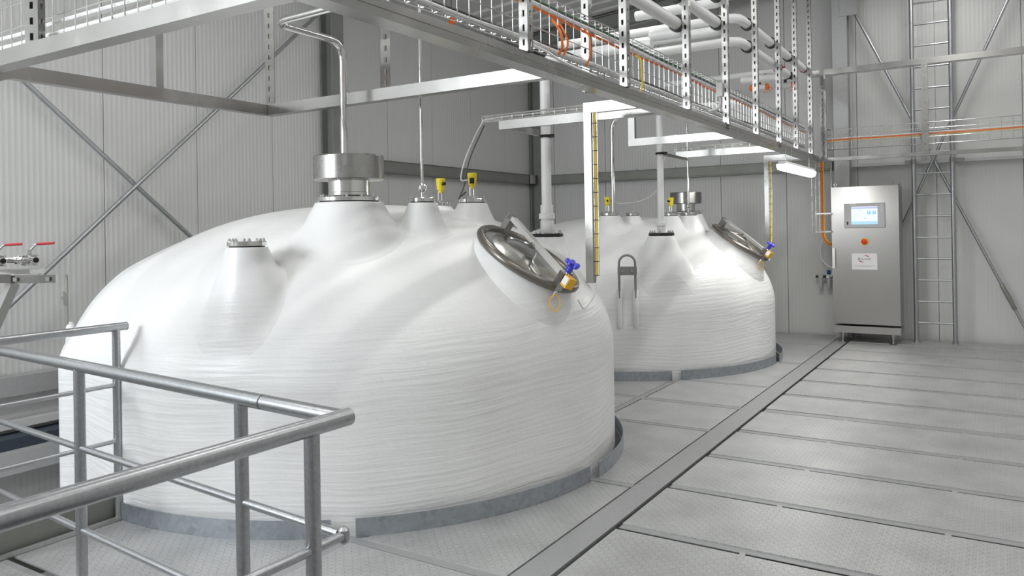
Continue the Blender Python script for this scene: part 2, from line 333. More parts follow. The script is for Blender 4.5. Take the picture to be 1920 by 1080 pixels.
# ================================================================== FLOOR DECK
T1 = (-4.215, 4.535); T2 = (-4.22, 9.35); KR = 1.97
deck = struct('floor_deck', MB().box((-1.885, 4.5, -.006), (.165, 15.2, .012)), STRIPM, 'smooth galvanised channel cover between the tread plates')
TH = .008
def plate(poly, z=0.):
    n = len(poly); mb = MB().add([(x, y, z) for x, y in poly]+[(x, y, z-TH) for x, y in poly], [tuple(range(n)), tuple(range(2*n-1, n-1, -1))]+[(i, n+i, n+(i+1) % n, (i+1) % n) for i in range(n)])
    return part('tread_plate', mb, TREAD, deck)
RY = [1.58, 2.34, 3.1, 3.86, 4.62, 5.38, 6.14, 6.90, 7.66, 8.42, 9.18, 9.94, 10.70, 11.46, 12.14]
strip_top = -.003
for i in range(len(RY)-1):
    wd = .1 if abs(RY[i]-6.9) < .01 else .055
    part('bearer_strip', MB().box((.915, RY[i]+wd/2, strip_top-.0015), (5.37, wd, .003)), STRIPM, deck)
    y0, y1 = RY[i]+wd-.002, RY[i+1]-.036
    plate([(-1.772, y0), (3.6, y0), (3.6, y1), (-1.772, y1)], .003)
    for x in (-1.1, -.25, .6): part('weld_tab', MB().box((x, RY[i]-.014, -.003), (.03, .03, .004)), GALVF, deck)
LY = [(2.99, .06), (4.5, .055), (6.02, .055), (6.88, .085), (7.92, .05), (9.44, .05), (11.06, .05)]
def kx(T, y, s=1):
    q = KR**2-(y-T[1])**2; return T[0]+math.sqrt(q) if q > 0 else None
XS = -2.93
for (y, wd) in LY:
    x0 = XS-.03
    for T in (T1, T2):
        k = kx(T, y+wd/2)
        if k: x0 = max(x0, k-.03)
    if abs(y-6.88) < .01: x0 = -4.3
    part('bearer_strip', MB().box(((x0-1.975)/2, y+wd/2, -.004), (-1.975-x0, wd, .003)), STRIPM, deck)
part('bearer_strip', MB().box((XS, (6.2+7.7)/2, -.003), (.06, 1.62, .003)), STRIPM, deck)
part('bearer_strip', MB().box((XS, 2.1, -.003), (.06, 1.8, .003)), STRIPM, deck)
part('bearer_strip', MB().box((-3.15, 1.93, -.003), (2.34, .05, .003)), STRIPM, deck)
def clipped(y0, y1, xr, xl):
    """plate right of the kerb circles, left edge follows the kerb"""
    ys = [y0+(y1-y0)*i/28 for i in range(29)]; left = []
    for y in ys:
        x = xl
        for T in (T1, T2):
            k = kx(T, y)
            if k: x = max(x, k+.006)
        if x < xr-.01: left.append((x, y))
    if len(left) < 2: return
    plate([(xr, left[0][1]), (xr, left[-1][1])]+left[::-1])
yb = [1.2]+[y for y, wd in LY]+[12.14]; we = [0]+[wd for y, wd in LY]+[0]
for i in range(1, len(yb)-1): clipped(yb[i]+we[i]-.002, yb[i+1]-.02, -1.98, XS+.046)
plate([(-2.898, 1.99), (-1.982, 1.99), (-1.982, 2.979), (-2.898, 2.979)])
plate([(-4.3, 1.2), (-1.982, 1.2), (-1.982, 1.92), (-4.3, 1.92)])
xs = [-4.3+i*(1.335)/24 for i in range(25)]
plate([(-4.3, 1.99), (-2.965, 1.99)]+[(x, T1[1]-math.sqrt(KR**2-(x-T1[0])**2)-.006) for x in xs[::-1]])
for (ya, ybb) in ((None, 6.869), (6.967, None)):
    xs = [-4.25+i*(1.285)/16 for i in range(17)]
    if ya is None: plate([(x, T1[1]+math.sqrt(KR**2-(x-T1[0])**2)+.006) for x in xs]+[(-2.965, 6.869), (-4.25, 6.869)])
    else: plate([(-4.25, 6.967), (-2.965, 6.967)]+[(x, T2[1]-math.sqrt(KR**2-(x-T2[0])**2)-.006) for x in xs[::-1]])
# steel edge plate of the deck beside the stair void
part('edge_beam', MB().box((-4.33, .9, -.075), (.05, 3.5, .15)), GIRT, deck, 'dark edge beam beside the void')
# ------------------------------------------------------------------ kerb plates around the tanks
def kerb(T, a0, a1, rad, label, group):
    n = max(6, int(abs(a1-a0)/3)); mb = MB(); vs = []
    for i in range(n+1):
        a = R(a0+(a1-a0)*i/n)
        for rr in (rad, rad+.005):
            for z in (-.004, .1): vs.append((T[0]+rr*math.cos(a), T[1]+rr*math.sin(a), z))
    fs = []
    for i in range(n):
        q = i*4; p = q+4
        fs += [(q, q+1, p+1, p), (q+2, p+2, p+3, q+3), (q+1, q+3, p+3, p+1), (q, p, p+2, q+2)]
    fs += [(0, 2, 3, 1), (n*4, n*4+1, n*4+3, n*4+2)]
    mb.add(vs, fs); a = R((a0+a1)/2)
    return solo('kerb_plate', mb, KERBM, label, 'kerb', (T[0]+rad*math.cos(a), T[1]+rad*math.sin(a), 0), group)
ang = lambda T, x, y: math.degrees(math.atan2(y-T[1], x-T[0]))
kerb(T1, ang(T1, -4.27, 2.62)+.0, ang(T1, -3.037, 3.039)-1, KR, 'curved galvanised kerb at near tank foot, behind the railing', 'tank kerbs')
kerb(T1, ang(T1, -2.952, 3.079), ang(T1, -2.258, 4.47), KR, 'long curved galvanised kerb along near tank foot beside walkway', 'tank kerbs')
kerb(T1, ang(T1, -2.258, 4.57), 52, KR+.012, 'curved galvanised kerb right of near tank, standing off with a gap', 'tank kerbs')
kerb(T2, -82, ang(T2, -2.96, 7.88)-.6, KR, 'short galvanised kerb at far tank foot, seen past near tank', 'tank kerbs')
kerb(T2, ang(T2, -2.9, 7.93), 0, KR, 'long curved galvanised kerb along far tank foot', 'tank kerbs')
kerb(T2, 2, 40, KR+.03, 'galvanised kerb at far tank rear, towards the cabinet', 'tank kerbs')
# ================================================================== TANKS
Z0, HH, EN, EM, RR = .754, 1.074, 1.873, 2.414, 1.924
def zdome(T, sh, x, y):
    q = min(1, math.hypot(x-T[0], y-T[1])/RR); return Z0+sh+HH*(1-q**EM)**(1/EN)
def sstep(a, b, x):
    t = max(0, min(1, (x-a)/(b-a))); return t*t*(3-2*t)
def shell(T, sh, bulge):
    prof = [(RR*.02, -2.3), (RR*.9, -2.3), (RR, -2.2)]+[(RR, -2.2+i*(Z0+sh+2.2)/14) for i in range(1, 15)]
    for i in range(1, 73):
        t = i/72; a = t*math.pi/2
        q = math.cos(a)**(2/EM) if i < 72 else 0.0; s = math.sin(a)**(2/EN)
        prof.append((RR*q, Z0+sh+HH*(1-q**EM)**(1/EN) if i < 72 else Z0+sh+HH))
    n = 288; vs = []; fs = []
    for (r, z) in prof[:-1]:
        for i in range(n):
            az = 360*i/n; a = R(az); rr = r
            if bulge and z > -1.5:
                up = 1-sstep(1.35, 1.62, z)
                w2 = sstep(251, 246, az)*sstep(186, 200, az)*up
                w1 = sstep(270.2, 269, az)*sstep(180, 190, az)*(1-sstep(.82, 1.06, z))
                rr = r*(1+.06*w2+.02*w1)
            vs.append((T[0]+rr*math.cos(a), T[1]+rr*math.sin(a), z))
    m = len(prof)-1
    for k in range(m-1):
        for i in range(n):
            j = (i+1) % n; fs.append((k*n+i, k*n+j, (k+1)*n+j, (k+1)*n+i))
    vs.append((T[0], T[1], prof[-1][1])); top = len(vs)-1
    for i in range(n): fs.append(((m-1)*n+i, (m-1)*n+(i+1) % n, top))
    fs.append(tuple(range(n-1, -1, -1)))
    return MB().add(vs, fs)
def nozzle(T, sh, x, y, zt, rf, slope, rout):
    """hand-laid skirt blending a vertical branch into the dome"""
    n = 48; K = 26; vs = []; fs = []
    cx_, cy_ = x-T[0], y-T[1]; rho0 = math.hypot(cx_, cy_); th0 = math.atan2(cy_, cx_); s = .032 if rf > .1 else .024
    def zz(a, r):
        px, py = x+r*math.cos(a), y+r*math.sin(a); rho = math.hypot(px-T[0], py-T[1]); q = min(1, (RR-.02)/rho)
        zd = zdome(T, sh, T[0]+(px-T[0])*q, T[1]+(py-T[1])*q)
        return zt-max(0, r-rf-.004)*slope*(1+1.7*max(0, math.cos(a-th0))**2*(rho0/RR)**4), zd, px, py
    rings = []
    for i in range(n):
        a = 2*math.pi*i/n; bq = cx_*math.cos(a)+cy_*math.sin(a); lim = -bq+math.sqrt(bq*bq-rho0**2+(RR-.035)**2)
        r = rf+.02; top = min(rout+.1, lim)
        while r < top and zz(a, r)[0]-zz(a, r)[1] > -3.2*s: r += .004
        rings.append(r)
    rings = [sum(rings[(i+j) % n] for j in (-2, -1, 0, 1, 2))/5 for i in range(n)]
    for k in range(K+1):
        for i in range(n):
            a = 2*math.pi*i/n; r = rf+(rings[i]-rf)*(k/K)**1.1; zc, zd, px, py = zz(a, r)
            z = s*math.log(math.exp((zc-zd)/s)+1)+zd if zc-zd < .6 else zc
            if k == 0: z = zt
            if k >= K-1: z = zd-.002*(k-(K-2))
            vs.append((px, py, z))
    for k in range(K):
        for i in range(n):
            j = (i+1) % n; fs.append((k*n+i, (k+1)*n+i, (k+1)*n+j, k*n+j))
    fs.append(tuple(range(n)))
    return MB().add(vs, fs)
BOLT = shared('bolt', MB().lathe([(.012, 0), (.012, .004), (.009, .004), (.009, .014), (.006, .014), (.006, .02)], 8), POLISH)
BOLTB = shared('bolt', MB().lathe([(.014, -.05), (.014, -.036), (.007, -.036), (.007, .0), (.014, 0), (.014, .014), (.007, .014), (.007, .03)], 8), POLISH)
def flange(t, x, y, zt, r, nb, m=POLISH, black=False, scale=1):
    gk = part('gasket', MB().lathe([(r*.9, zt), (r*.9, zt+.008)], 32, (x, y, 0)), RUBBER, t)
    if black:
        f = part('flange', MB().lathe([(r, zt+.004), (r, zt+.026), (r*.97, zt+.03), (r*.5, zt+.034)], 40, (x, y, 0)), BLACK, t, 'black flange')
        part('flange_collar', MB().lathe([(r*.86, zt+.0), (r*.86, zt+.004)], 32, (x, y, 0)), BLACK, t)
    else: f = part('flange', MB().lathe([(r, zt+.008), (r, zt+.03), (r*.96, zt+.033), (r*.45, zt+.033)], 40, (x, y, 0)), m, t, 'bolted steel flange')
    for i in range(nb):
        a = 2*math.pi*(i+.3)/nb; rr = r*.86
        o = inst('bolt', BOLTB if black else BOLT, f, (x+rr*math.cos(a), y+rr*math.sin(a), zt+.031)); o.scale = (scale, scale, scale)
    return f
def vent_hood(t, x, y, z, s=1.):
    part('hood_neck', MB().lathe([(.150*s, z+.03), (.132*s, z+.045), (.132*s, z+.062), (.130*s, z+.064), (.130*s, z+.2)], 48, (x, y, 0)), POLISH, t)
    part('hood', MB().lathe([(.135*s, z+.15), (.215*s, z+.142), (.222*s, z+.147), (.222*s, z+.288), (.217*s, z+.296), (.03, z+.306)], 64, (x, y, 0)), STEEL, t, 'drum-shaped stainless vent hood', 30)
def manway(t, c, n, spin, rl, open_=0, fine=True):
    c = Vector(c); n = Vector(n).normalized(); ex = Vector((0, 0, -1)); ex = (ex-n*ex.dot(n)).normalized(); ey = n.cross(ex)
    part('manway_collar', MB().lathe([(rl*1.5, -.36), (rl*1.27, -.21), (rl*1.12, -.13), (rl*1.03, -.085), (rl*.98, -.045), (rl*.95, -.01)], 72, c, n), TANKM, t)
    part('clamp_ring', MB().tube([c+n*.008+(ex*math.cos(2*math.pi*i/72)+ey*math.sin(2*math.pi*i/72))*rl*.97 for i in range(72)], .029, 12, True), mat('ring_dark_steel', (.2, .185, .165), .3, .75), t)
    part('manway_lid', MB().lathe([(rl*.99, .012), (rl*.93, .032), (rl*.88, .004), (rl*.86, .0), (rl*.8, .008), (rl*.6, .024), (rl*.35, .036), (rl*.12, .04), (.005, .041)], 72, c, n), LIDM, t, 'dished stainless manway lid')
    dx = (ex*math.cos(spin)+ey*math.sin(spin)).normalized(); dy = n.cross(dx)
    q = lambda a, b_, h: c+dx*a+dy*b_+n*h
    arm = part('clamp_arm', MB().bar(q(-rl*1.02, 0, .13), q(rl*1.03, 0, .1), .05, .03, n), mat('satin_steel', (.82, .82, .8), .42, 1.), t, 'stainless clamp arm across the lid')
    part('arm_lug', MB().box(q(-rl*.98, 0, .07), (.06, .05, .15), Matrix((dx, dy, n)).transposed()), STEEL, arm)
    part('arm_lug', MB().box(q(rl*.98, 0, .06), (.05, .055, .12), Matrix((dx, dy, n)).transposed()), STEEL, arm)
    part('rib', MB().tube(smooth_curve([q(-rl*.72, -.05, .03), q(-rl*.4, -.1, .055), q(-.06, -.03, .085), q(.06, -.03, .085), q(rl*.45, -.1, .05), q(rl*.75, -.09, .025)], 6), .008, 8), STEEL, arm)
    part('centre_pivot', MB().cyl(q(0, -.04, .1), q(0, .04, .1), .02, 10), STEEL, arm)
    kc = q(rl*1.02, 0, .13); kb = MB()
    kb.lathe([(.012, 0), (.022, .01), (.022, .05), (.03, .055), (.03, .075), (.012, .08)], 14, kc, n)
    for i in range(5):
        a = 2*math.pi*i/5; kb.lathe([(.01, .0), (.016, .006), (.016, .024), (.008, .03)], 10, kc+n*.05+(dx*math.cos(a)+dy*math.sin(a))*.036, n)
    part('star_knob', kb, BLUE, t, 'blue star knob')
    part('swing_bolt', MB().cyl(q(rl*1.02, 0, -.06), kc, .009, 10), POLISH, t)
    mtx = Matrix((dx, dy, n)).transposed()
    sw = part('safety_switch', MB().box(q(rl*1.16, .0, .09), (.055, .06, .07), mtx), AMBER, t, 'amber safety switch')
    part('switch_plate', MB().box(q(rl*1.16, -.032, .095), (.045, .006, .05), mtx), WHITEPP, sw)
    rc = q(rl*1.14, 0, -.07)
    part('pull_ring', MB().tube([rc+(f_*.2+r_*.98).normalized()*.034*math.cos(2*math.pi*i/24)+Vector((0, 0, 1))*.05*math.sin(2*math.pi*i/24) for i in range(24)], .0035, 6, True), AMBER, t, 'amber pull ring')
def lug(t, x, y, z, nrm, legs, T):
    """laminated-in lifting shackle: round bar bent into a U with a clamped plate"""
    nrm = Vector(nrm).normalized(); s = Vector((0, 0, 1)).cross(nrm); p = Vector((x, y, 0))
    q = lambda a, h, d=0: p+s*a+Vector((0, 0, h))+nrm*d
    pts = [q(-.085, z-.1)]+[q(-.085*math.cos(math.pi*i/12), z+.27+.085*math.sin(math.pi*i/12)) for i in range(13)]+[q(.085, z-.1)]
    lo = part('lifting_lug', MB().tube(pts, .0125, 10), GIRT, t, 'steel lifting shackle')
    part('lug_plate', MB().box(q(0, z+.19, .006), (.2, .03, .09), Matrix((s, nrm, Vector((0, 0, 1)))).transposed()), GIRT, lo)
    for a in (-.05, .05): part('lug_bolt', MB().cyl(q(a, z+.19, .02), q(a, z+.19, .04), .012, 6), POLISH, lo)
    for a in (-.085, .085):
        part('laminate_leg', MB().lathe([(.018, -.42), (.03, -.4), (.032, -.2), (.03, -.02), (.02, .0)], 14, q(a, z, -.02)), TANKM, t)
    return lo
def make_tank(T, sh, label, noz, hood, man, lugs, bulge, blind):
    t = thing('storage_tank', label, 'tank', (T[0], T[1], 0), 'white domed storage tanks')
    part('shell', shell(T, sh, bulge), TANKM, t, None, 60)
    for (x, y, zt, r, slope, nb, kind, ro) in noz:
        part('nozzle', nozzle(T, sh, x, y, zt, r*1.02, slope, ro), TANKM, t, None, 60)
        flange(t, x, y, zt, r, nb, black=(kind == 'black'), scale=.8 if r < .1 else 1)
    vent_hood(t, *hood)
    manway(t, *man)
    for l in lugs: lug(t, *l, T)
    return t
n_man = (.55, .06, .83)
tank1 = make_tank(T1, 0, 'near white fibreglass tank with domed top and vent hood, behind the railing',
    [(-3.661, 2.969, 1.545, .11, 2.5, 8, 'blind', .3), (-3.51, 3.648, 1.81, .205, 2.0, 12, 'hood', .42),
     (-3.203, 4.005, 1.805, .086, 2.5, 8, 'pipe', .25), (-3.234, 4.622, 1.815, .099, 2.3, 8, 'sensor', .27),
     (-3.62, 4.75, 1.80, .075, 2.3, 6, 'sensor', .2), (-3.346, 5.91, 1.55, .14, 2.2, 8, 'black', .36)],
    (-3.51, 3.648, 1.81), ((-2.632, 4.385, 1.424), n_man, -.48, .365), [(-5.98, 3.18, .97, (-.463*1, -.886*1, 0), .4)], True, None)
tank2 = make_tank(T2, -.065, 'far white fibreglass tank with domed top, between near tank and back wall',
    [(-3.149, 8.107, 1.525, .14, 2.2, 8, 'black', .32), (-3.904, 8.401, 1.765, .11, 1.7, 8, 'sensor', .32),
     (-3.312, 8.847, 1.75, .09, 2.2, 8, 'sensor', .28), (-3.189, 9.113, 1.755, .105, 2.2, 8, 'pipe', .3), (-3.6, 10.19, 1.79, .205, 2.0, 12, 'hood', .42), (-3.75, 8.72, 1.76, .08, 2, 6, 'blind', .25)],
    (-3.6, 10.19, 1.79, .95), ((-2.632, 9.3, 1.42), n_man, -.48, .365), [(-3.34, 7.60, .975, (.46, -.888, 0), .4)], False, None)
# ------------------------------------------------------------------ level transmitters
def sensor(x, y, z, label, face, display):
    t = thing('level_transmitter', label, 'sensor', (x, y, z), 'yellow level transmitters')
    part('process_fitting', MB().lathe([(.03, 0), (.03, .012), (.02, .016), (.02, .022)], 8, (x, y, z)), POLISH, t)
    for s in (-1, 1): part('stem', MB().cyl((x+s*.011, y+s*.007, z+.02), (x+s*.011, y+s*.007, z+.085), .0085, 10), POLISH, t)
    part('housing', MB().lathe([(.017, .075), (.017, .095), (.027, .1), (.03, .12), (.033, .165), (.035, .167), (.035, .185), (.03, .188), (.01, .188)], 20, (x, y, z)), SENSOR, t, 'yellow enamelled housing')
    d = Vector(face).normalized(); p = Vector((x, y, z+.13))
    if display: part('display_window', MB().bar(p+d*.02, p+d*.036, .034, .04), BLACK, t, 'black display window')
    else: part('cable_gland', MB().cyl(p+d*.025+Vector((0, 0, .015)), p+d*.058+Vector((0, 0, .015)), .012, 10), BLACK, t, 'black cable gland')
    return t
sensor(-3.234, 4.622, 1.848, 'yellow level transmitter with black display on near tank, right of its twin', (.53, -.85, 0), True)
sensor(-3.62, 4.75, 1.833, 'yellow level transmitter with black gland on near tank, left of its twin', (.95, -.3, 0), False)
sensor(-3.93, 8.39, 1.798, 'yellow level transmitter on far tank beside a thin steel pipe, far left', (.53, -.85, 0), False)
sensor(-3.312, 8.847, 1.783, 'yellow level transmitter on far tank beside the white riser pipe', (-.2, -.9, 0), False)
# ================================================================== PIPES
def pipe(name, pts, r, m, label, rad=.1, cat='pipe', group=None, fittings=()):
    t = thing(name, label, cat, pts[0], group)
    part('pipe_run', MB().tube(bend(pts, rad), r, 16), m, t)
    for (nm, p, ax, pr, mm) in fittings: part(nm, MB().lathe(pr, 24, p, ax), mm, t)
    return t
up = (0, 0, 1)
U = [(.024, -.02), (.026, -.012), (.036, -.012), (.036, .012), (.026, .012), (.024, .02)]
pipe('stainless_pipe', [(-3.53, 3.63, 2.11), (-3.53, 3.63, 2.83), (-3.53, 3.07, 2.835), (-2.3, 3.07, 2.86), (-1.4, 3.07, 2.88)], .0225, POLISH, 'polished stainless pipe rising from vent hood and turning under the frame', .12)
pipe('stainless_pipe', [(-3.203, 4.005, 1.835), (-3.203, 4.005, 3.2)], .0105, POLISH, 'thin stainless riser with ball union on near tank', fittings=[('union', (-3.203, 4.005, 1.905), up, [(.012, -.03), (.018, -.022), (.03, -.012), (.03, .012), (.018, .022), (.012, .03)], POLISH)])
pipe('white_riser_pipe', [(-3.346, 5.91, 1.58), (-3.346, 5.91, 3.1), (-2.35, 5.91, 3.1)], .044, WHITEPP, 'white plastic riser pipe on black flange of near tank', .1,
     fittings=[('socket', (-3.346, 5.91, 1.58), up, [(.058, .0), (.058, .11), (.052, .12), (.052, .13), (.07, .13), (.07, .175), (.055, .18), (.055, .25)], WHITEPP)])
pipe('white_riser_pipe', [(-3.149, 8.107, 1.55), (-3.149, 8.107, 2.9), (-2.3, 8.107, 2.9)], .036, WHITEPP, 'white plastic riser pipe on black flange of far tank', .09,
     fittings=[('socket', (-3.149, 8.107, 1.55), up, [(.045, .0), (.045, .08), (.06, .085), (.06, .12), (.046, .125)], WHITEPP)])
pipe('stainless_pipe', [(-3.87, 8.43, 1.79), (-3.87, 8.43, 2.93), (-2.3, 8.43, 2.95)], .024, POLISH, 'stainless riser beside sensor on far tank, bending under the tray', .16)
pipe('stainless_pipe', [(-3.189, 9.113, 1.785), (-3.189, 9.113, 3.3)], .0115, POLISH, 'thin stainless riser with ball union on far tank', fittings=[('union', (-3.189, 9.113, 1.87), up, [(.012, -.025), (.028, -.01), (.028, .01), (.012, .025)], POLISH)])
PX = -2.13
pipe('white_pipe', [(PX, -1, 3.22), (PX, 6.14, 3.22), (-2.45, 6.14, 3.22)], .048, WHITEPP, 'lowest white overhead pipe, turning left behind the third slotted post', .12, group='white overhead pipes')
pipe('white_pipe', [(PX, -1, 3.45), (PX, 7.2, 3.45), (-3.2, 7.2, 3.45)], .048, WHITEPP, 'middle white overhead pipe, nearer run', .12, group='white overhead pipes')
pipe('white_pipe', [(PX, -1, 3.70), (PX, 7.15, 3.70), (-3.0, 7.15, 3.70)], .048, WHITEPP, 'highest white overhead pipe, nearer run at the picture top', .12, group='white overhead pipes')
pipe('white_pipe', [(-4.1, 7.6, 3.655), (PX, 7.6, 3.655), (PX, 11.12, 3.655), (4.0, 11.12, 3.66)], .046, WHITEPP, 'highest white pipe, farther run, turning right in front of the ladder', .13, group='white overhead pipes')
pipe('white_pipe', [(-3.1, 7.62, 3.43), (PX, 7.62, 3.43), (PX, 9.75, 3.43), (-2.7, 9.75, 3.43)], .046, WHITEPP, 'middle white pipe, farther run, turning back towards the orange valves', .13, group='white overhead pipes')
# ================================================================== OVERHEAD STAINLESS FRAME
FZ0, FZ1 = 2.461, 2.536; MX0, MX1 = -2.145, -2.04; FW = FZ1-FZ0
fr = thing('cable_support_frame', 'stainless overhead frame of square beams carrying trays above the tanks', 'frame', (-2.09, 3.8, FZ0))
def chan(p0, p1, wd=.1, h=FW):
    """box channel with a lip groove down each side"""
    a, c = wd/2, h/2; g = .004
    return MB().prof([(-a, -c), (a, -c), (a, -c*.25), (a-g, -c*.2), (a-g, c*.02), (a, c*.07), (a, c), (-a, c), (-a, c*.07), (-a+g, c*.02), (-a+g, -c*.2), (-a, -c*.25)], p0, p1)
zc = (FZ0+FZ1)/2; mxc = (MX0+MX1)/2
part('main_beam', chan((mxc, -1.2, zc), (mxc, 11.05, zc)), STEEL, fr)
def cross(y, xl, wd=.07, xr=MX0): return part('cross_beam', MB().bar((xr-.001, y+wd/2, zc), (xl, y+wd/2, zc), wd, FW), STEEL, fr)
part('cross_beam', MB().bar((MX0-.001, 3.755+.035, zc), (-4.425, 3.755+.035, zc), .07, FW), STEEL, fr)           # first bay
part('cross_beam', MB().bar((MX0-.001, 1.93, zc), (-5.6, 1.93, zc), .09, FW), STEEL, fr)                        # near the railing
part('side_beam', MB().bar((-4.42, 3.754, zc), (-4.42, 1.976, zc), .06, FW), STEEL, fr)
part('gusset', MB().add([(-4.46, 1.976, FZ0), (-4.46, 2.07, FZ0), (-4.46, 1.976, FZ0-.04), (-4.38, 1.976, FZ0), (-4.38, 2.07, FZ0), (-4.38, 1.976, FZ0-.04)], [(0, 1, 2), (3, 5, 4), (0, 3, 4, 1), (1, 4, 5, 2), (0, 2, 5, 3)]), STEEL, fr)
part('cross_beam', MB().bar((MX0-.001, 5.115, zc), (-2.56, 5.115, zc), .06, FW), STEEL, fr)
part('drop_post', MB().box((-2.53, 5.115, (1.223+FZ0)/2), (.06, .06, FZ0-1.223)), STEEL, fr, 'square post hanging beside the near manway')
part('cross_beam', MB().bar((MX0-.001, 5.5, zc), (-3.545, 5.5, zc), .06, FW), STEEL, fr)
part('clamp_strut', MB().bar((-3.5, 5.531, zc), (-3.44, 5.93, zc-.03), .04, .05), STEEL, fr)
part('cross_beam', MB().bar((MX0-.001, 7.47, zc), (-3.235, 7.47, zc), .05, FW), STEEL, fr)
part('upright', MB().box((-3.2, 7.47, 2.75), (.07, .05, .426)), STEEL, fr)
part('cross_beam', MB().bar((MX0-.001, 9.12, zc), (-3.33, 9.12, zc), .05, FW), STEEL, fr)
part('cross_beam', MB().bar((MX0-.001, 10.4, zc), (-2.6, 10.4, zc), .05, FW), STEEL, fr)
part('drop_post', MB().box((-2.57, 10.4, (1.36+FZ0)/2), (.055, .055, FZ0-1.36)), STEEL, fr, 'square post hanging beside the far manway')
part('cross_beam', MB().bar((MX1+.001, 11.02, zc-.015), (4.1, 11.02, zc-.015), .06, .045), STEEL, fr, 'lower beam in front of the ladder')
part('cross_beam', MB().bar((MX1+.0, 11.0, 3.645), (4.1, 11.0, 3.645), .05, .075), STEEL, fr, 'upper beam in front of the ladder')
def slotted(L, wd, dp, pitch, sl, sw):
    """strut post: U section with real slots in web and both sides; origin at foot, web faces +x"""
    mb = MB(); t = .003; n = int(L/pitch)
    def face(o, ex, wdt, nrm):
        o, ex, nrm = Vector(o), Vector(ex), Vector(nrm); s = (wdt-sw)/2
        mm = Matrix((ex, nrm, Vector((0, 0, 1)))).transposed()
        for c in (s/2, wdt-s/2): mb.box(o+ex*c+Vector((0, 0, L/2)), (s, t, L), mm)
        z = 0
        for i in range(n+1):
            z1 = min(L, i*pitch+pitch*.35)
            if z1 > z: mb.box(o+ex*(wdt/2)+Vector((0, 0, (z+z1)/2)), (sw, t, z1-z), mm)
            z = z1+sl
    face((0, -wd/2, 0), (0, 1, 0), wd, (1, 0, 0))
    for e in (-1, 1): mb.box((-dp, e*(wd/2-wd*.19), L/2), (t, wd*.38, L))
    face((-dp, -wd/2, 0), (1, 0, 0), dp, (0, 1, 0)); face((-dp, wd/2, 0), (1, 0, 0), dp, (0, 1, 0))
    return mb
PH = 2.55
SL = shared('slotted_post', slotted(PH, .052, .05, .075, .034, .016), STEEL)
for y in (3.44, 4.69, 5.89, 6.92, 7.93, 8.89, 9.74, 10.6, 2.2, 1.0):
    inst('slotted_post', SL, fr, (MX1+.012, y, FZ1-.045 if y in (6.92, 8.89) else FZ1))
SL2 = shared('slotted_post', slotted(1.16, .07, .05, .075, .03, .014), STEEL)
for x in (-1.965, -.765): inst('slotted_post', SL2, fr, (x, 11.0-.03, 2.49), (0, 0, R(-90)))
SL3 = shared('slotted_post', slotted(2.2, .06, .06, .075, .034, .016), STEEL)
for (x, y, a) in ((-4.40, 3.79, -45), (-3.34, 3.82, -45), (-3.9, 1.93, -55)): inst('slotted_post', SL3, fr, (x, y, FZ1), (0, 0, R(a)))
part('upright', MB().box((-4.43, 2.93, FZ1+.9), (.06, .05, 1.8)), STEEL, fr)
for (x, y) in ((-2.3, 4.69),): inst('slotted_post', SL, fr, (x, y, FZ1))
# pipe saddles on the posts
SAD = shared('pipe_clamp', MB().lathe([(.05, -.025), (.062, -.025), (.062, .025), (.05, .025)], 20, (0, 0, 0), (0, 1, 0), False).box((.06, 0, 0), (.05, .04, .03)), BLACK)
SADR = shared('pipe_clamp', MB().lathe([(.048, -.012), (.055, -.012), (.055, .012), (.048, .012)], 20, (0, 0, 0), (0, 1, 0), False).box((.06, 0, 0), (.05, .015, .02)), mat('clamp_red', (.3, .05, .04), .5))
for (y, zs) in ((3.44, (3.22, 3.45)), (4.69, (3.22, 3.45)), (5.89, (3.22, 3.45, 3.70)), (6.92, (3.45, 3.70)), (7.93, (3.655, 3.43)), (8.89, (3.655,)), (9.74, (3.655,))):
    for z in zs: inst('pipe_clamp', SAD, fr, (PX, y, z))
inst('pipe_clamp', SADR, fr, (PX, 9.2, 3.43)); inst('pipe_clamp', SADR, fr, (PX, 10.6, 3.655))
# clamps holding the two risers
for (x, y) in ((-3.346, 5.91), (-3.149, 8.107)):
    part('riser_clamp', MB().lathe([(.045, -.012), (.05, -.012), (.05, .012), (.045, .012)], 20, (x, y, 2.43), (0, 0, 1), False).box((x+.06, y, 2.43), (.04, .03, .03)), BLACK, fr, 'black riser clamp')
part('clamp_strut', MB().bar((-3.2, 9.09, 2.44), (-3.15, 8.17, 2.43), .03, .03), STEEL, fr)
# ------------------------------------------------------------------ wire basket trays
def tray(label, p0, p1, side, z0, z1, dp, step, group='wire cable trays'):
    """basket standing on edge: long wires plus bent cross wires, each its own part"""
    p0, p1 = Vector(p0), Vector(p1); t = thing('wire_cable_tray', label, 'cable tray', (p0.x, p0.y, z0), group); s = Vector(side).normalized(); d = (p1-p0); L = d.length; d.normalize()
    for (o, z) in ((dp, z0), (dp*.5, z0), (0, z0), (0, z0+(z1-z0)*.33), (0, z0+(z1-z0)*.72), (0, z1), (dp*.5, z1), (dp, z1)):
        a = p0+s*o; part('long_wire', MB().tube([(a.x, a.y, z), tuple(Vector((a.x, a.y, z))+d*L)],    .0034, 6), WIREM, t)
    me = shared('cross_wire', MB().tube([tuple(s*dp+Vector((0, 0, .03))), tuple(s*dp), (0, 0, 0), (0, 0, z1-z0), tuple(s*dp+Vector((0, 0, z1-z0)))], .003, 6), WIREM)
    n = int(L/step)
    for i in range(n+1): q = p0+d*(i*step); inst('cross_wire', me, t, (q.x, q.y, z0))
    return t
TX = -2.17
tray('long wire basket tray on edge above the main overhead beam', (TX, .8, 0), (TX, 10.9, 0), (-1, 0, 0), 2.645, 2.95, .07, .1)
tray('wire basket tray on edge at top left, above the near cross beam', (-5.5, 2.03, 0), (-2.25, 2.03, 0), (0, 1, 0), 2.6, 2.9, .07, .1)
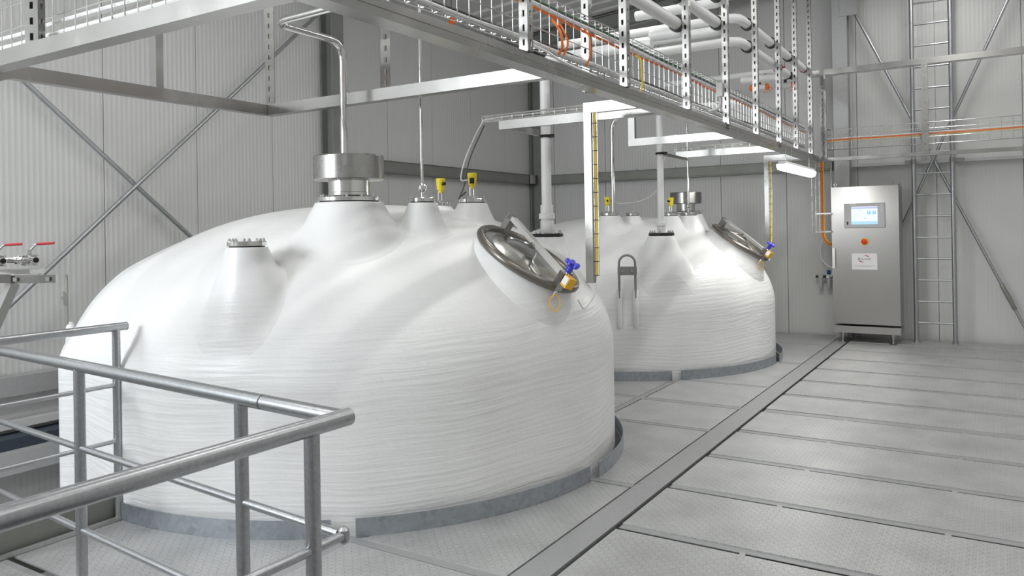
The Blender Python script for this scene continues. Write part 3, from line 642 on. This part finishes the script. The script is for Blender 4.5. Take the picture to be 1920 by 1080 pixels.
tray('wire basket tray running right in front of the ladder', (-2.0, 11.1, 0), (3.9, 11.1, 0), (0, 1, 0), 2.62, 2.89, .06, .12)
tray('small wire tray lying on bracket towards near tank sensors', (-3.7, 5.5, 0), (-2.2, 5.5, 0), (0, -1, 0), 2.541, 2.585, .05, .1)
tray('small wire tray lying on bracket towards far tank sensors', (-3.33, 9.12, 0), (-2.2, 9.12, 0), (0, -1, 0), 2.541, 2.585, .05, .1)
# ------------------------------------------------------------------ cables
GREYC = mat('grey_cable', (.62, .62, .62), .4); WHITEC = mat('white_cable', (.85, .85, .85), .4); GREENC = mat('green_cable', (.05, .16, .05), .45); PURPC = mat('purple_cable', (.2, .1, .28), .45); DARKC = mat('dark_cable', (.06, .06, .06), .45); YELC = mat('yellow_cable', (.85, .6, .05), .45); BROWNC = mat('brown_cable', (.4, .16, .05), .5)
def cable(pts, r, m, label, group=None, n=6, smooth=True):
    return solo('cable', MB().tube(smooth_curve(pts, 5) if smooth else pts, r, n), m, label, 'cable', tuple(pts[0]), group)
def runy(x, z, y0, y1, amp=.006, st=.45):
    k = int((y1-y0)/st); return [(x+random.uniform(-amp, amp), y0+(y1-y0)*i/k, z+random.uniform(-amp, amp)) for i in range(k+1)]
def runx(y, z, x0, x1, amp=.006, st=.4):
    k = int((x1-x0)/st); return [(x0+(x1-x0)*i/k, y+random.uniform(-amp, amp), z+random.uniform(-amp, amp)) for i in range(k+1)]
low = [(-.015, .016, .011, WHITEC, 'thickest white'), (-.035, .012, .007, GREYC, 'pale grey'), (-.05, .018, .009, WHITEC, 'second white'), (-.025, .034, .007, DARKC, 'dark'), (-.055, .036, .008, GREYC, 'upper grey')]
for (dx, dz, r, m, nm) in low: cable(runy(TX+dx, 2.648+dz, .8, 10.9), r, m, nm+' cable in the lower edge of long tray', 'cables in the lower edge of long tray')
upc = [(-.0, .0, .012, WHITEC, 'white'), (-.012, -.02, .008, ORANGE, 'orange'), (-.016, .02, .008, PURPC, 'purple'), (-.02, .036, .009, GREENC, 'green')]
for (dx, dz, r, m, nm) in upc: cable(runy(TX-.01+dx, 2.88+dz, 1.0, 10.95), r, m, nm+' cable along the upper edge of long tray', 'cables along the upper edge of long tray')
for (dy, dz, r, m, nm) in ((.015, .016, .013, WHITEC, 'thick white'), (.035, .014, .011, WHITEC, 'slim white'), (.05, .03, .009, GREYC, 'grey'), (.02, .075, .01, WHITEC, 'raised white'), (.045, .08, .009, WHITEC, 'rear raised white')):
    cable(runx(2.03+dy, 2.6+dz, -5.5, -2.25), r, m, nm+' cable in the tray at top left', 'cables in the tray at top left')
for (dz, r, m, nm) in ((.0, .009, ORANGE, 'orange'), (.018, .008, WHITEC, 'pale'), (-.02, .004, YELC, 'thin yellow')):
    cable(runx(11.11, 2.748+dz, -2.0, 3.9, .003), r, m, nm+' cable running right in front of the ladder', 'cables in front of the ladder')
cable([(-2.18, 3.95, 2.83), (-2.16, 3.92, 2.82), (-2.1, 3.9, 2.74), (-2.1, 3.92, 2.66), (-2.14, 3.95, 2.63)], .008, ORANGE, 'orange cable loop hanging from long tray beside nearest slotted post', 'orange loops')
cable([(-2.18, 4.02, 2.83), (-2.12, 3.96, 2.78), (-2.1, 3.99, 2.70), (-2.15, 4.03, 2.64)], .006, ORANGE, 'thin orange cable loop beside the thicker orange loop', 'orange loops')
cable([(-2.17, 4.35, 2.86), (-2.13, 4.33, 2.8), (-2.13, 4.34, 2.7), (-2.17, 4.36, 2.63)], .005, ORANGE, 'single orange drop in long tray between first two slotted posts')
cable([(-2.17, 5.15, 2.84), (-2.12, 5.12, 2.8), (-2.12, 5.13, 2.7), (-2.12, 5.14, 2.62), (-2.14, 5.1, 2.54)], .007, YELC, 'yellow cable dropping through long tray right of second slotted post')
cable([(-2.15, 3.62, 2.63), (-2.1, 3.72, 2.6), (-2.08, 3.85, 2.57), (-2.06, 4.0, 2.55), (-2.05, 4.25, 2.54)], .007, WHITEC, 'white cable slipping from long tray onto main beam')
jb = thing('junction_box', 'small white junction box fixed in long tray', 'junction box', (-2.1, 6.9, 2.78)); part('box_body', MB().box((-2.1, 6.9, 2.84), (.05, .1, .12)), WHITEPP, jb)
for s in (-.02, .025): part('conduit', MB().tube(smooth_curve([(-2.1, 6.9+s, 2.78), (-2.1, 6.9+s, 2.72), (-2.12, 6.86+s, 2.67), (-2.17, 6.78+s, 2.64)], 5), .009, 8), WHITEPP, jb)
# cables from trays down to instruments
cable([(-2.3, 5.48, 2.56), (-3.0, 5.48, 2.565), (-3.62, 5.47, 2.56), (-3.68, 5.4, 2.5), (-3.62, 5.1, 2.22), (-3.5, 4.85, 2.02), (-3.3, 4.66, 1.99)], .006, GREYC, 'grey sensor cable arching from bracket tray to near tank transmitters', 'sensor cables')
cable([(-3.66, 5.42, 2.5), (-3.6, 5.12, 2.2), (-3.5, 4.9, 1.98), (-3.42, 4.72, 1.87), (-3.38, 4.66, 1.86), (-3.3, 4.63, 1.9)], .006, DARKC, 'dark sensor cable looping beside the near tank transmitters', 'sensor cables')
cable([(-2.3, 9.1, 2.56), (-3.2, 9.1, 2.56), (-3.42, 9.02, 2.48), (-3.47, 8.95, 2.3), (-3.48, 8.9, 2.1), (-3.6, 8.7, 1.95), (-3.8, 8.5, 1.91), (-3.92, 8.41, 1.95)], .005, GREYC, 'thin grey cable drooping from bracket to far tank left sensor', 'sensor cables')
cable([(-3.48, 8.92, 2.28), (-3.47, 8.9, 2.1), (-3.42, 8.87, 1.95), (-3.35, 8.85, 1.9), (-3.3, 8.85, 1.94)], .005, GREYC, 'thin grey cable drooping from bracket to far tank middle sensor', 'sensor cables')
def drop_cable(x, y, z0, z1, lab, tail):
    t = thing('wire_ladder', 'narrow vertical wire ladder with cable on post beside the '+lab, 'cable tray', (x, y, z0), 'vertical wire ladders')
    for d in (-.016, .016): part('long_wire', MB().cyl((x+d, y, z0), (x+d, y, z1), .0025, 6), WIREM, t)
    me = shared('tie_wire', MB().cyl((-.02, 0, 0), (.02, 0, 0), .003, 6), BLACK)
    k = int((z1-z0)/.1)
    for i in range(k+1): inst('tie_wire', me, t, (x, y-.012, z0+i*.1))
    cable([(x, y-.006, z1), (x+.004, y-.006, (z0+z1)/2), (x, y-.006, z0)], .008, YELC, 'ochre cable down the square post beside the '+lab, 'switch cables')
    cable([(x, y-.006, z0)]+tail, .004, GREYC, 'thin grey tail cable to the safety switch of the '+lab, 'switch tail cables')
drop_cable(-2.465, 5.08, 1.28, FZ0-.005, 'near manway', [(-2.4, 4.9, 1.16), (-2.33, 4.6, 1.09), (-2.3, 4.45, 1.16)])
drop_cable(-2.515, 10.36, 1.4, FZ0-.005, 'far manway', [(-2.45, 10.0, 1.3), (-2.36, 9.6, 1.2), (-2.3, 9.4, 1.22)])
# ------------------------------------------------------------------ actuated valves
def actuator(x, y, z, k, label):
    t = thing('actuated_valve', label, 'valve', (x, y, z), 'orange actuated valves')
    part('valve_body', MB().lathe([(.05, -.09), (.05, -.07), (.04, -.06), (.045, 0), (.04, .06), (.05, .07), (.05, .09)], 16, (x, y, z+.12), (1, 0, 0)), BLACK, t)
    part('stem', MB().cyl((x, y, z+.03), (x, y, z+.1), .02, 10), BLACK, t)
    part('cylinder', MB().lathe([(.04, -.08), (.04, .08)], 16, (x, y, z), (1, 0, 0)), WHITEPP, t)
    for s in (-1, 1): part('end_cap', MB().lathe([(.03, s*.08), (.043, s*.084), (.043, s*.11), (.025, s*.125)], 16, (x, y, z), (1, 0, 0)), ORANGE, t, 'orange end cap')
    part('air_tube', MB().tube(smooth_curve([(x+.12, y, z), (x+.16, y, z-.04), (x+.05, y-.02, z-.08)], 5), .004, 6), ORANGE, t)
    return t
actuator(-2.62, 10.3, 3.42, 0, 'white cylinder valve actuator with orange caps, left of its twin')
actuator(-2.35, 10.55, 3.45, 1, 'white cylinder valve actuator with orange caps, behind the slotted posts')
pipe('white_pipe', [(-3.9, 10.3, 3.6), (-2.75, 10.3, 3.6), (-2.4, 10.42, 3.62)], .04, WHITEPP, 'white pipe feeding the orange actuated valves', .05, group='white overhead pipes')
solo('valve_bracket', MB().box((-2.6, 10.28, 3.535), (.5, .06, .03)), STEEL, 'flat steel bracket over the orange actuated valves', 'bracket', (-2.6, 10.28, 3.52))
# ------------------------------------------------------------------ hanging fluorescent lamp
def tube_lamp(x, y, z, L, ax, label, power, wires=None, group='fluorescent lamps'):
    """ceiling lamp and its own light"""
    t = thing('fluorescent_lamp', label, 'lamp', (x, y, z), group); d = Vector(ax)
    a = Vector((x, y, z))-d*L/2; c = Vector((x, y, z))+d*L/2
    part('lamp_housing', MB().prof([(-.045, .0), (.045, .0), (.035, .035), (-.035, .035)], a, c), WHITEPP, t)
    part('lamp_diffuser', MB().prof([(-.055, .0), (.055, .0), (.06, -.02), (.045, -.055), (.02, -.068), (-.02, -.068), (-.045, -.055), (-.06, -.02)], a, c), TUBEM, t, 'glowing diffuser')
    if wires:
        for q in (.12, .3, .92): p = a+(c-a)*q; part('hanger_wire', MB().cyl(p+Vector((0, 0, .03)), (p.x, p.y, wires), .0025, 6), WIREM, t)
    l = bpy.data.lights.new('lamp_light', 'AREA'); l.shape = 'RECTANGLE'; l.size = .1; l.size_y = L; l.energy = power; l.color = (1, .99, .96)
    lo = bpy.data.objects.new('lamp_light', l); COL.objects.link(lo); lo.parent = t; lo.location = (0, 0, -.075); lo.rotation_euler = (0, 0, 0 if abs(d.y) > .5 else R(90))
    return t
tube_lamp(-1.93, 9.2, 2.265, 1.5, (0, 1, 0), 'lit fluorescent lamp hanging under main beam in front of far tank', 22, FZ0)
for k, (x, y) in enumerate(TUBES):
    tube_lamp(x, y, ceil_z(x)-.32, 1.5, (0, 1, 0), 'unseen lit fluorescent lamp under the roof, outside the picture', TUBE_POWER, ceil_z(x), 'roof lamps outside the picture')
# ================================================================== LADDER
lx0, lx1, ly = -.975, -.515, 11.86
ld = thing('cat_ladder', 'galvanised wall ladder with round stiles right of the control cabinet', 'ladder', ((lx0+lx1)/2, ly, 0))
for x in (lx0, lx1):
    part('stile', MB().cyl((x, ly, .0), (x, ly, 5.1), .028, 14), GALV, ld)
    part('foot', MB().lathe([(.05, 0), (.05, .008), (.032, .012), (.032, .05)], 14, (x, ly, 0)), GALV, ld)
me = shared('rung', MB().cyl((lx0+.02, 0, 0), (lx1-.02, 0, 0), .0135, 10), GALV)
for i in range(17): inst('rung', me, ld, (0, ly, .269+i*.2885))
for x in (lx0, lx1): part('wall_bracket', MB().box((x, (ly+12.07)/2+.02, 2.455), (.03, .19, .05)).lathe([(.03, -.03), (.036, -.03), (.036, .03), (.03, .03)], 14, (x, ly, 2.455), (0, 0, 1), False).box((x+(.09 if x > -.7 else -.06), ly+.03, 2.455), (.1, .02, .045)), GIRT, ld)
# ================================================================== CONTROL CABINET
cx0, cx1, cyf, cz0, cz1 = -1.965, -1.125, 11.45, .25, 2.13
cb = thing('control_cabinet', 'tall brushed stainless control cabinet with touch panel against back wall', 'cabinet', ((cx0+cx1)/2, cyf+.25, 0)); cxm = (cx0+cx1)/2
part('cabinet_body', MB().box((cxm, cyf+.235, (cz0+cz1)/2), (cx1-cx0, .37, cz1-cz0)), STEELB, cb)
def bevelbox(c, d, bv):
    hx, hy, hz = d[0]/2, d[1]/2, d[2]/2
    return MB().prof([(-hx+bv, -hz), (hx-bv, -hz), (hx, -hz+bv), (hx, hz-bv), (hx-bv, hz), (-hx+bv, hz), (-hx, hz-bv), (-hx, -hz+bv)], (c[0], c[1]-hy, c[2]), (c[0], c[1]+hy, c[2]))
dr = part('cabinet_door', bevelbox((cxm, cyf+.025, (cz0+cz1)/2+.012), (cx1-cx0-.004, .045, cz1-cz0-.024), .006), STEELB, cb)
part('door_handle', MB().box((cx0+.025, cyf-.02, 1.155), (.035, .03, .28)).box((cx0+.025, cyf, 1.05), (.03, .03, .03)).box((cx0+.025, cyf, 1.26), (.03, .03, .03)), MATS['satin_steel'], dr, 'long swing handle')
part('plinth', MB().box((cxm, cyf+.21, .18), (cx1-cx0, .42, .095)), STEELB, cb)
for x in (cx0+.11, cx1-.1):
    for y in (cyf+.07, cyf+.36):
        part('foot', MB().lathe([(.05, 0), (.05, .012), (.03, .02), (.03, .035), (.022, .04), (.022, .09), (.034, .09), (.034, .14)], 16, (x, y, 0)), STEEL, cb)
for (x, y) in ((cx0+.04, cyf+.1), (cx1-.07, cyf+.1), (cx1-.03, cyf+.36)): part('lifting_eye', MB().cyl((x, y, cz1), (x, y, cz1+.02), .012, 10).tube([(x+.018*math.cos(2*math.pi*i/14), y, cz1+.035+.018*math.sin(2*math.pi*i/14)) for i in range(14)], .006, 6, True), STEEL, cb)
HM = mat('panel_grey', (.55, .56, .56), .4)
hm = part('touch_panel', bevelbox((-1.5455, cyf-.006, 1.732), (.497, .02, .322), .006), HM, cb, 'grey framed touch panel')
part('panel_rim', MB().box((-1.5455, cyf-.004, 1.732), (.51, .012, .335)), mat('rim_grey', (.3, .3, .3), .4, .5), hm)
part('panel_screen', MB().box((-1.5445, cyf-.018, 1.734), (.325, .006, .24)), SCREEN, cb, 'glowing bluish white screen')
ic = part('screen_tanks', MB(), SCREEN, cb) if 0 else None
CY = mat('screen_blue', (.05, .3, .6), .4, emit=(.12, .5, .75), estr=.8); MG = mat('screen_purple', (.4, .2, .6), .4, emit=(.5, .4, .85), estr=.8); LB = mat('screen_pale_blue', (.4, .7, .9), .4, emit=(.55, .82, .95), estr=.85)
for x in (-1.5, -1.475, -1.435, -1.41): part('screen_icon', MB().box((x, cyf-.0215, 1.77), (.012, .002, .05)), CY, hm)
for x in (-1.4875, -1.4225): part('screen_icon', MB().box((x, cyf-.0215, 1.768), (.014, .002, .008)), MG, hm)
for (x, z, ww, m_) in ((-1.6, 1.802, .01, MG), (-1.535, 1.695, .012, MG), (-1.66, 1.79, .05, LB), (-1.65, 1.75, .06, LB), (-1.66, 1.72, .05, LB)): part('screen_icon', MB().box((x, cyf-.0215, z), (ww, .002, .014)), m_, hm)
part('panel_badge', MB().box((-1.69, cyf-.017, 1.882), (.085, .004, .014)), WHITEPP, hm)
part('card_slot', MB().box((-1.757, cyf-.017, 1.632), (.02, .004, .042)), BLACK, hm)
for z in (1.86, 1.835, 1.81, 1.785): part('panel_key', MB().box((-1.333, cyf-.017, z), (.012, .003, .008)), WHITEPP, hm)
es = part('emergency_stop', MB().lathe([(.05, 0), (.05, .012), (.046, .016)], 24, (-1.55, cyf+.002, 1.38), (0, -1, 0)), AMBER, cb, 'yellow emergency stop plate')
part('stop_button', MB().lathe([(.02, .014), (.02, .03), (.034, .034), (.034, .046), (.02, .054), (.003, .055)], 24, (-1.55, cyf+.002, 1.38), (0, -1, 0)), mat('stop_red', (.75, .03, .01), .35), es, 'red mushroom button')
pq = part('name_plate', MB().box((-1.5545, cyf-.0015, 1.11), (.318, .003, .218)), mat('plate_white', (.8, .8, .8), .45), cb, 'white name plate with red swoosh logo')
LOGO = mat('logo_red', (.42, .03, .04), .5); LTX = mat('logo_text', (.12, .12, .13), .5); LTG = mat('logo_grey', (.45, .45, .46), .5)
def swoosh(cx_, cz_, a0, a1, rx, rz, w0):
    n = 18; vs = []
    for i in range(n+1):
        a = R(a0+(a1-a0)*i/n); ww = w0*math.sin(math.pi*(i/n)**1.7)
        for s in (0, 1): vs.append((cx_+(rx+ww*s)*math.cos(a), cyf-.004, cz_+(rz+ww*s)*math.sin(a)))
    return MB().add(vs+[(x, y+.001, z) for x, y, z in vs], [(2*i, 2*i+1, 2*i+3, 2*i+2) for i in range(n)]+[(2*(n+1)+2*i, 2*(n+1)+2*i+2, 2*(n+1)+2*i+3, 2*(n+1)+2*i+1) for i in range(n)])
part('logo_swoosh', swoosh(-1.56, 1.147, 105, 20, .062, .042, .012), LOGO, pq); part('logo_swoosh', swoosh(-1.56, 1.147, 285, 200, .062, .042, .012), LOGO, pq)
def text(s, x, z, size, m, parent, y=cyf-.0045, align='CENTER'):
    cu = bpy.data.curves.new('lettering', 'FONT'); cu.body = s; cu.size = size; cu.align_x = align; cu.extrude = .0004; cu.space_character = 1.12
    o = bpy.data.objects.new('lettering', cu); COL.objects.link(o); bpy.context.view_layer.update()
    me = bpy.data.meshes.new_from_object(o.evaluated_get(bpy.context.evaluated_depsgraph_get())); bpy.data.objects.remove(o); me.materials.append(m)
    q = bpy.data.objects.new('lettering', me); COL.objects.link(q); q.parent = parent; q.location = Vector((x, y, z))-off(parent); q.rotation_euler = (R(90), 0, 0); return q
text('R', -1.622, 1.128, .05, LTX, pq); text('ULAND', -1.538, 1.131, .036, LTX, pq)
for (z, wd) in ((1.052, .25), (1.04, .14)):
    x = -1.5545-wd/2; mb = MB()
    while x < -1.5545+wd/2: l = random.uniform(.006, .02); mb.box((x+l/2, cyf-.004, z), (l, .001, .006)); x += l+.005
    part('small_print', mb, LTG, pq)
# cables and riser beside the cabinet
rs = thing('cable_riser', 'wire cable riser with brown cable bundle left of the control cabinet', 'cable tray', (-2.08, 11.3, 1.5))
for x in (-2.2, -2.15, -2.1): part('long_wire', MB().cyl((x, 11.36, 1.5), (x, 11.36, 2.46), .0028, 6), WIREM, rs)
me = shared('tie_wire', MB().cyl((-2.21, 0, 0), (-2.04, 0, 0), .0026, 6), WIREM)
for i in range(10): inst('tie_wire', me, rs, (0, 11.36, 1.52+i*.1))
part('bracket_arm', MB().box((-2.06, 11.38, 1.77), (.2, .02, .02)), STEEL, rs); part('bracket_arm', MB().box((-2.06, 11.38, 1.52), (.2, .02, .02)), STEEL, rs)
for (dx, m_, nm) in ((-.0, BROWNC, 'brown'), (.014, AMBER, 'amber'), (-.014, ORANGE, 'orange')):
    cable([(-2.07+dx, 11.4, 2.5), (-2.065+dx, 11.39, 2.0), (-2.065+dx, 11.39, 1.55), (-2.05+dx, 11.4, 1.42), (-2.0+dx*.5, 11.45, 1.355+dx), (-1.965, 11.5, 1.35+dx)], .009, m_, nm+' cable dropping and curving into cabinet side', 'cables into the cabinet side')
solo('conduit_pipe', MB().cyl((-1.978, 11.55, 1.3), (-1.978, 11.55, 2.47), .014, 10), STEEL, 'thin stainless conduit down the left side of cabinet', 'pipe', (-2.0, 11.55, 1.3))
cable([(-2.12, 11.9, 1.5), (-2.2, 11.92, 1.3), (-2.19, 11.95, 1.12), (-2.12, 11.96, 1.03), (-2.04, 11.97, .98)], .01, WHITEC, 'white air hose curving down left of the cabinet', 'air hoses')
cable([(-2.04, 11.97, .98), (-2.06, 11.98, .9), (-2.075, 11.99, .86)], .01, WHITEC, 'short white air hose down to regulator', 'air hoses')
au = thing('air_regulator', 'compressed air filter regulator with blue knob on wall left of cabinet', 'regulator', (-2.18, 12.05, .7))
part('manifold', MB().box((-2.17, 12.02, .86), (.24, .05, .04)), BLACK, au)
for x in (-2.22, -2.11):
    part('regulator_head', MB().lathe([(.02, 0), (.034, .01), (.036, .05), (.028, .06)], 16, (x, 12.0, .835)), mat('regulator_grey', (.6, .6, .6), .4), au)
    part('filter_bowl', MB().lathe([(.004, -.16), (.014, -.15), (.026, -.13), (.03, .0)], 16, (x, 12.0, .838)), mat('bowl_grey', (.55, .55, .54), .25), au)
part('blue_knob', MB().lathe([(.022, 0), (.025, .01), (.025, .06), (.02, .066)], 16, (-2.11, 12.0, .89)), mat('knob_blue', (.01, .06, .3), .4), au, 'blue adjusting knob')
part('gauge', MB().lathe([(.022, 0), (.022, .016), (.02, .018)], 18, (-2.115, 11.97, .86), (0, -1, 0)), WHITEPP, au, 'white dial gauge')
# ================================================================== RAILINGS
RZ = 1.1
def rail_thing(label, base): return thing('guard_railing', label, 'railing', base, 'galvanised tube railings')
rg = rail_thing('near galvanised tube railing with corner, crossing the lower left', (-1.57, 1.6, 0))
CN = Vector((-1.572, 1.59, RZ)); LF = Vector((-4.16, 1.805, RZ)); NR = Vector((-1.605, -.9, RZ))
def at(a, c, t): return a+(c-a)*t
part('top_rail', MB().tube([CN+Vector((.006, .022, 0)), NR], .0245, 20), GALV, rg)
part('top_rail', MB().tube([LF, at(LF, CN, .86)], .0238, 20), GALV, rg)
q = at(LF, CN, .86); d_ = (CN-LF).normalized(); part('rail_joint', MB().cyl(q-d_*.005, q+d_*.012, .019, 20), GIRT, rg); part('top_rail', MB().tube([q+d_*.006, CN], .0238, 20), GALV, rg)
for z in (.77, .44):
    dz = Vector((0, 0, z-RZ))
    part('mid_rail', MB().tube([LF+dz, CN+dz+Vector((-.02, .002, 0))], .0135, 14), GALV, rg)
    part('mid_rail', MB().tube([CN+dz, NR+dz], .0135, 14), GALV, rg)
    part('rail_elbow', MB().lathe([(.006, -.024), (.0155, -.016), (.0175, 0), (.0155, .016), (.006, .024)], 12, CN+dz), GALV, rg)
for p in (at(LF, CN, .39), at(LF, CN, .815), at(CN, NR, .045), at(CN, NR, .55)):
    part('post', MB().cyl((p.x, p.y, -.1), (p.x, p.y, RZ-.008), .0215, 18), GALV, rg)
rb = rail_thing('galvanised tube railing with open end beside the stair void', (-4.3, 2.6, 0))
E1 = Vector((-4.295, 2.62, RZ)); E0 = Vector((-4.285, .4, RZ))
part('top_rail', MB().tube([E0, E1], .0235, 18), GALV, rb)
part('rail_cap', MB().cyl(E1, E1+Vector((0, .004, 0)), .0237, 18), GALV, rb)
for z in (.77, .45): part('mid_rail', MB().tube([E0+Vector((0, 0, z-RZ)), Vector((-4.295, 2.56, z))], .0125, 12), GALV, rb)
for y in (2.56, 1.9, .9): part('post', MB().cyl((-4.295, y, -.1), (-4.295, y, RZ-.01), .022, 16), GALV, rb)
part('toe_board', MB().box((-4.32, 1.5, .065), (.006, 2.2, .12)), GIRT, rb, 'dark steel toe board')
part('clamp_bar', MB().bar((-4.28, .4, .012), (-4.28, 2.66, .012), .02, .02), GALVF, rb)
# ------------------------------------------------------------------ members seen through the void by the left wall
solo('wall_beam', MB().bar((-7.02, -1.5, .385), (-7.02, 5, .385), .12, .16), GALVF, 'galvanised beam along left wall, seen through the railing', 'beam', (-7.02, 1.5, .305), 'beams by the stair void')
solo('wall_ledge', MB().bar((-7.03, -1.5, .06), (-7.03, 5, .06), .1, .06), PANEL, 'white ledge at the left wall foot, seen through the railing', 'ledge', (-7.03, 1.5, .03))
solo('gap_shade_bar', MB().bar((-6.95, -1.5, -.07), (-6.95, 5, -.07), .24, .11), mat('gap_shade_blue', (.06, .075, .1), .6), 'dark bar painted as the shaded gap below the left wall ledge', 'beam', (-6.95, 1.5, -.13), 'beams by the stair void')  # dark colour stands in for the shade in the gap at the floor edge
solo('void_beam', MB().bar((-6.4, -1.5, -.09), (-6.4, 5, -.09), .1, .16), GALVF, 'galvanised trimmer beam below deck level in the stair void', 'beam', (-6.4, 1.5, -.17), 'beams by the stair void')
# ================================================================== VALVE STAND at far left
vd = Vector((-3.79, 1.87, 0)); rx = Vector((r_.x, r_.y, 0))*1.0; ry = Vector((f_.x, f_.y, 0)).normalized()
def vp(a, z, d=0): return Vector((-3.79, 1.87, z))+rx*a+ry*d
st = thing('valve_stand', 'stainless bracket stand carrying the two ball valves at far left', 'bracket', tuple(vp(-.25, 1.2)))
part('cross_plate', MB().box(vp(-.005, 1.428), (.215, .012, .036), Matrix((rx, ry, Vector((0, 0, 1)))).transposed()), STEEL, st)
for a in (-.08, .07): part('square_bolt', MB().box(vp(a, 1.428, -.01), (.018, .012, .018), Matrix((rx, ry, Vector((0, 0, 1)))).transposed()), GIRT, st)
part('arm', MB().bar(vp(-.1, 1.432, .0), vp(-.5, 1.455, -.1), .04, .04), STEEL, st)
part('strut', MB().bar(vp(-.115, 1.41, .03), vp(-.33, .95, .03), .04, .04, (0, 1, 0)), STEEL, st)
part('strut_foot', MB().box(vp(-.5, .5, .03), (.3, .04, .04), Matrix((rx, ry, Vector((0, 0, 1)))).transposed()), STEEL, st)
part('top_shelf', MB().box(vp(-.3, 1.462, .06), (.56, .12, .02), Matrix((rx, ry, Vector((0, 0, 1)))).transposed()), STEEL, st)
part('strut_leg', MB().bar(vp(-.34, .97, .03), vp(-.34, 0, .03), .04, .04, (0, 1, 0)), STEEL, st)
def ball_valve(a, z, label):
    t = thing('ball_valve', label, 'valve', tuple(vp(a, z-.05)), 'ball valves at far left'); c = vp(a, z); ax = (rx*.75-ry*.66).normalized()
    part('valve_body', MB().lathe([(.014, -.06), (.014, -.035), (.026, -.03), (.026, -.02), (.023, -.018), (.023, .018), (.026, .02), (.026, .03), (.016, .036), (.0165, .085)], 18, c, ax), POLISH, t)
    part('bore', MB().cyl(c+ax*.0845, c+ax*.0855, .0125, 16), BLACK, t)
    s = ax.cross(Vector((0, 0, 1)))
    for (i, j) in ((1, 1), (1, -1), (-1, 1), (-1, -1)): part('tie_bolt', MB().cyl(c-ax*.034+s*.021*i+Vector((0, 0, .021*j)), c+ax*.036+s*.021*i+Vector((0, 0, .021*j)), .0055, 8), POLISH, t)
    part('valve_stem', MB().cyl(c+Vector((0, 0, .02)), c+Vector((0, 0, .048)), .009, 10), POLISH, t)
    lv = part('lever', MB().tube(bend([c+Vector((0, 0, .044)), c+rx*.008+Vector((0, 0, .046)), c+rx*.03+Vector((0, 0, .072)), c+rx*.05+Vector((0, 0, .074))], .012), .005, 8), POLISH, t)
    part('lever_sleeve', MB().tube([c+rx*.038+Vector((0, 0, .0735)), c+rx*.115+Vector((0, 0, .0765))], .0062, 8), REDP, lv, 'red lever sleeve')
    part('tail_pipe', MB().lathe([(.016, 0), (.016, .03), (.02, .032), (.02, .045), (.014, .047), (.014, .115)], 14, c-ax*.055, -rx), POLISH, t)
    return t
ball_valve(-.02, 1.517, 'stainless ball valve with red lever, right one at far left')
ball_valve(-.17, 1.515, 'stainless ball valve with red lever, cut by the picture edge')
# small red tag hanging from the roof edge
tg = thing('hanging_tag', 'small orange red tag hanging near the roof edge by left wall', 'tag', (-6.5, 8.85, 4.5)); part('tag_body', MB().lathe([(.01, -.09), (.05, -.04), (.05, .05), (.02, .08)], 10, (-6.5, 8.85, 4.58)), ORANGE, tg); part('cord', MB().cyl((-6.5, 8.85, 4.64), (-6.5, 8.85, ceil_z(-6.5)), .004, 6), DARKC, tg)
bpy.context.view_layer.update()
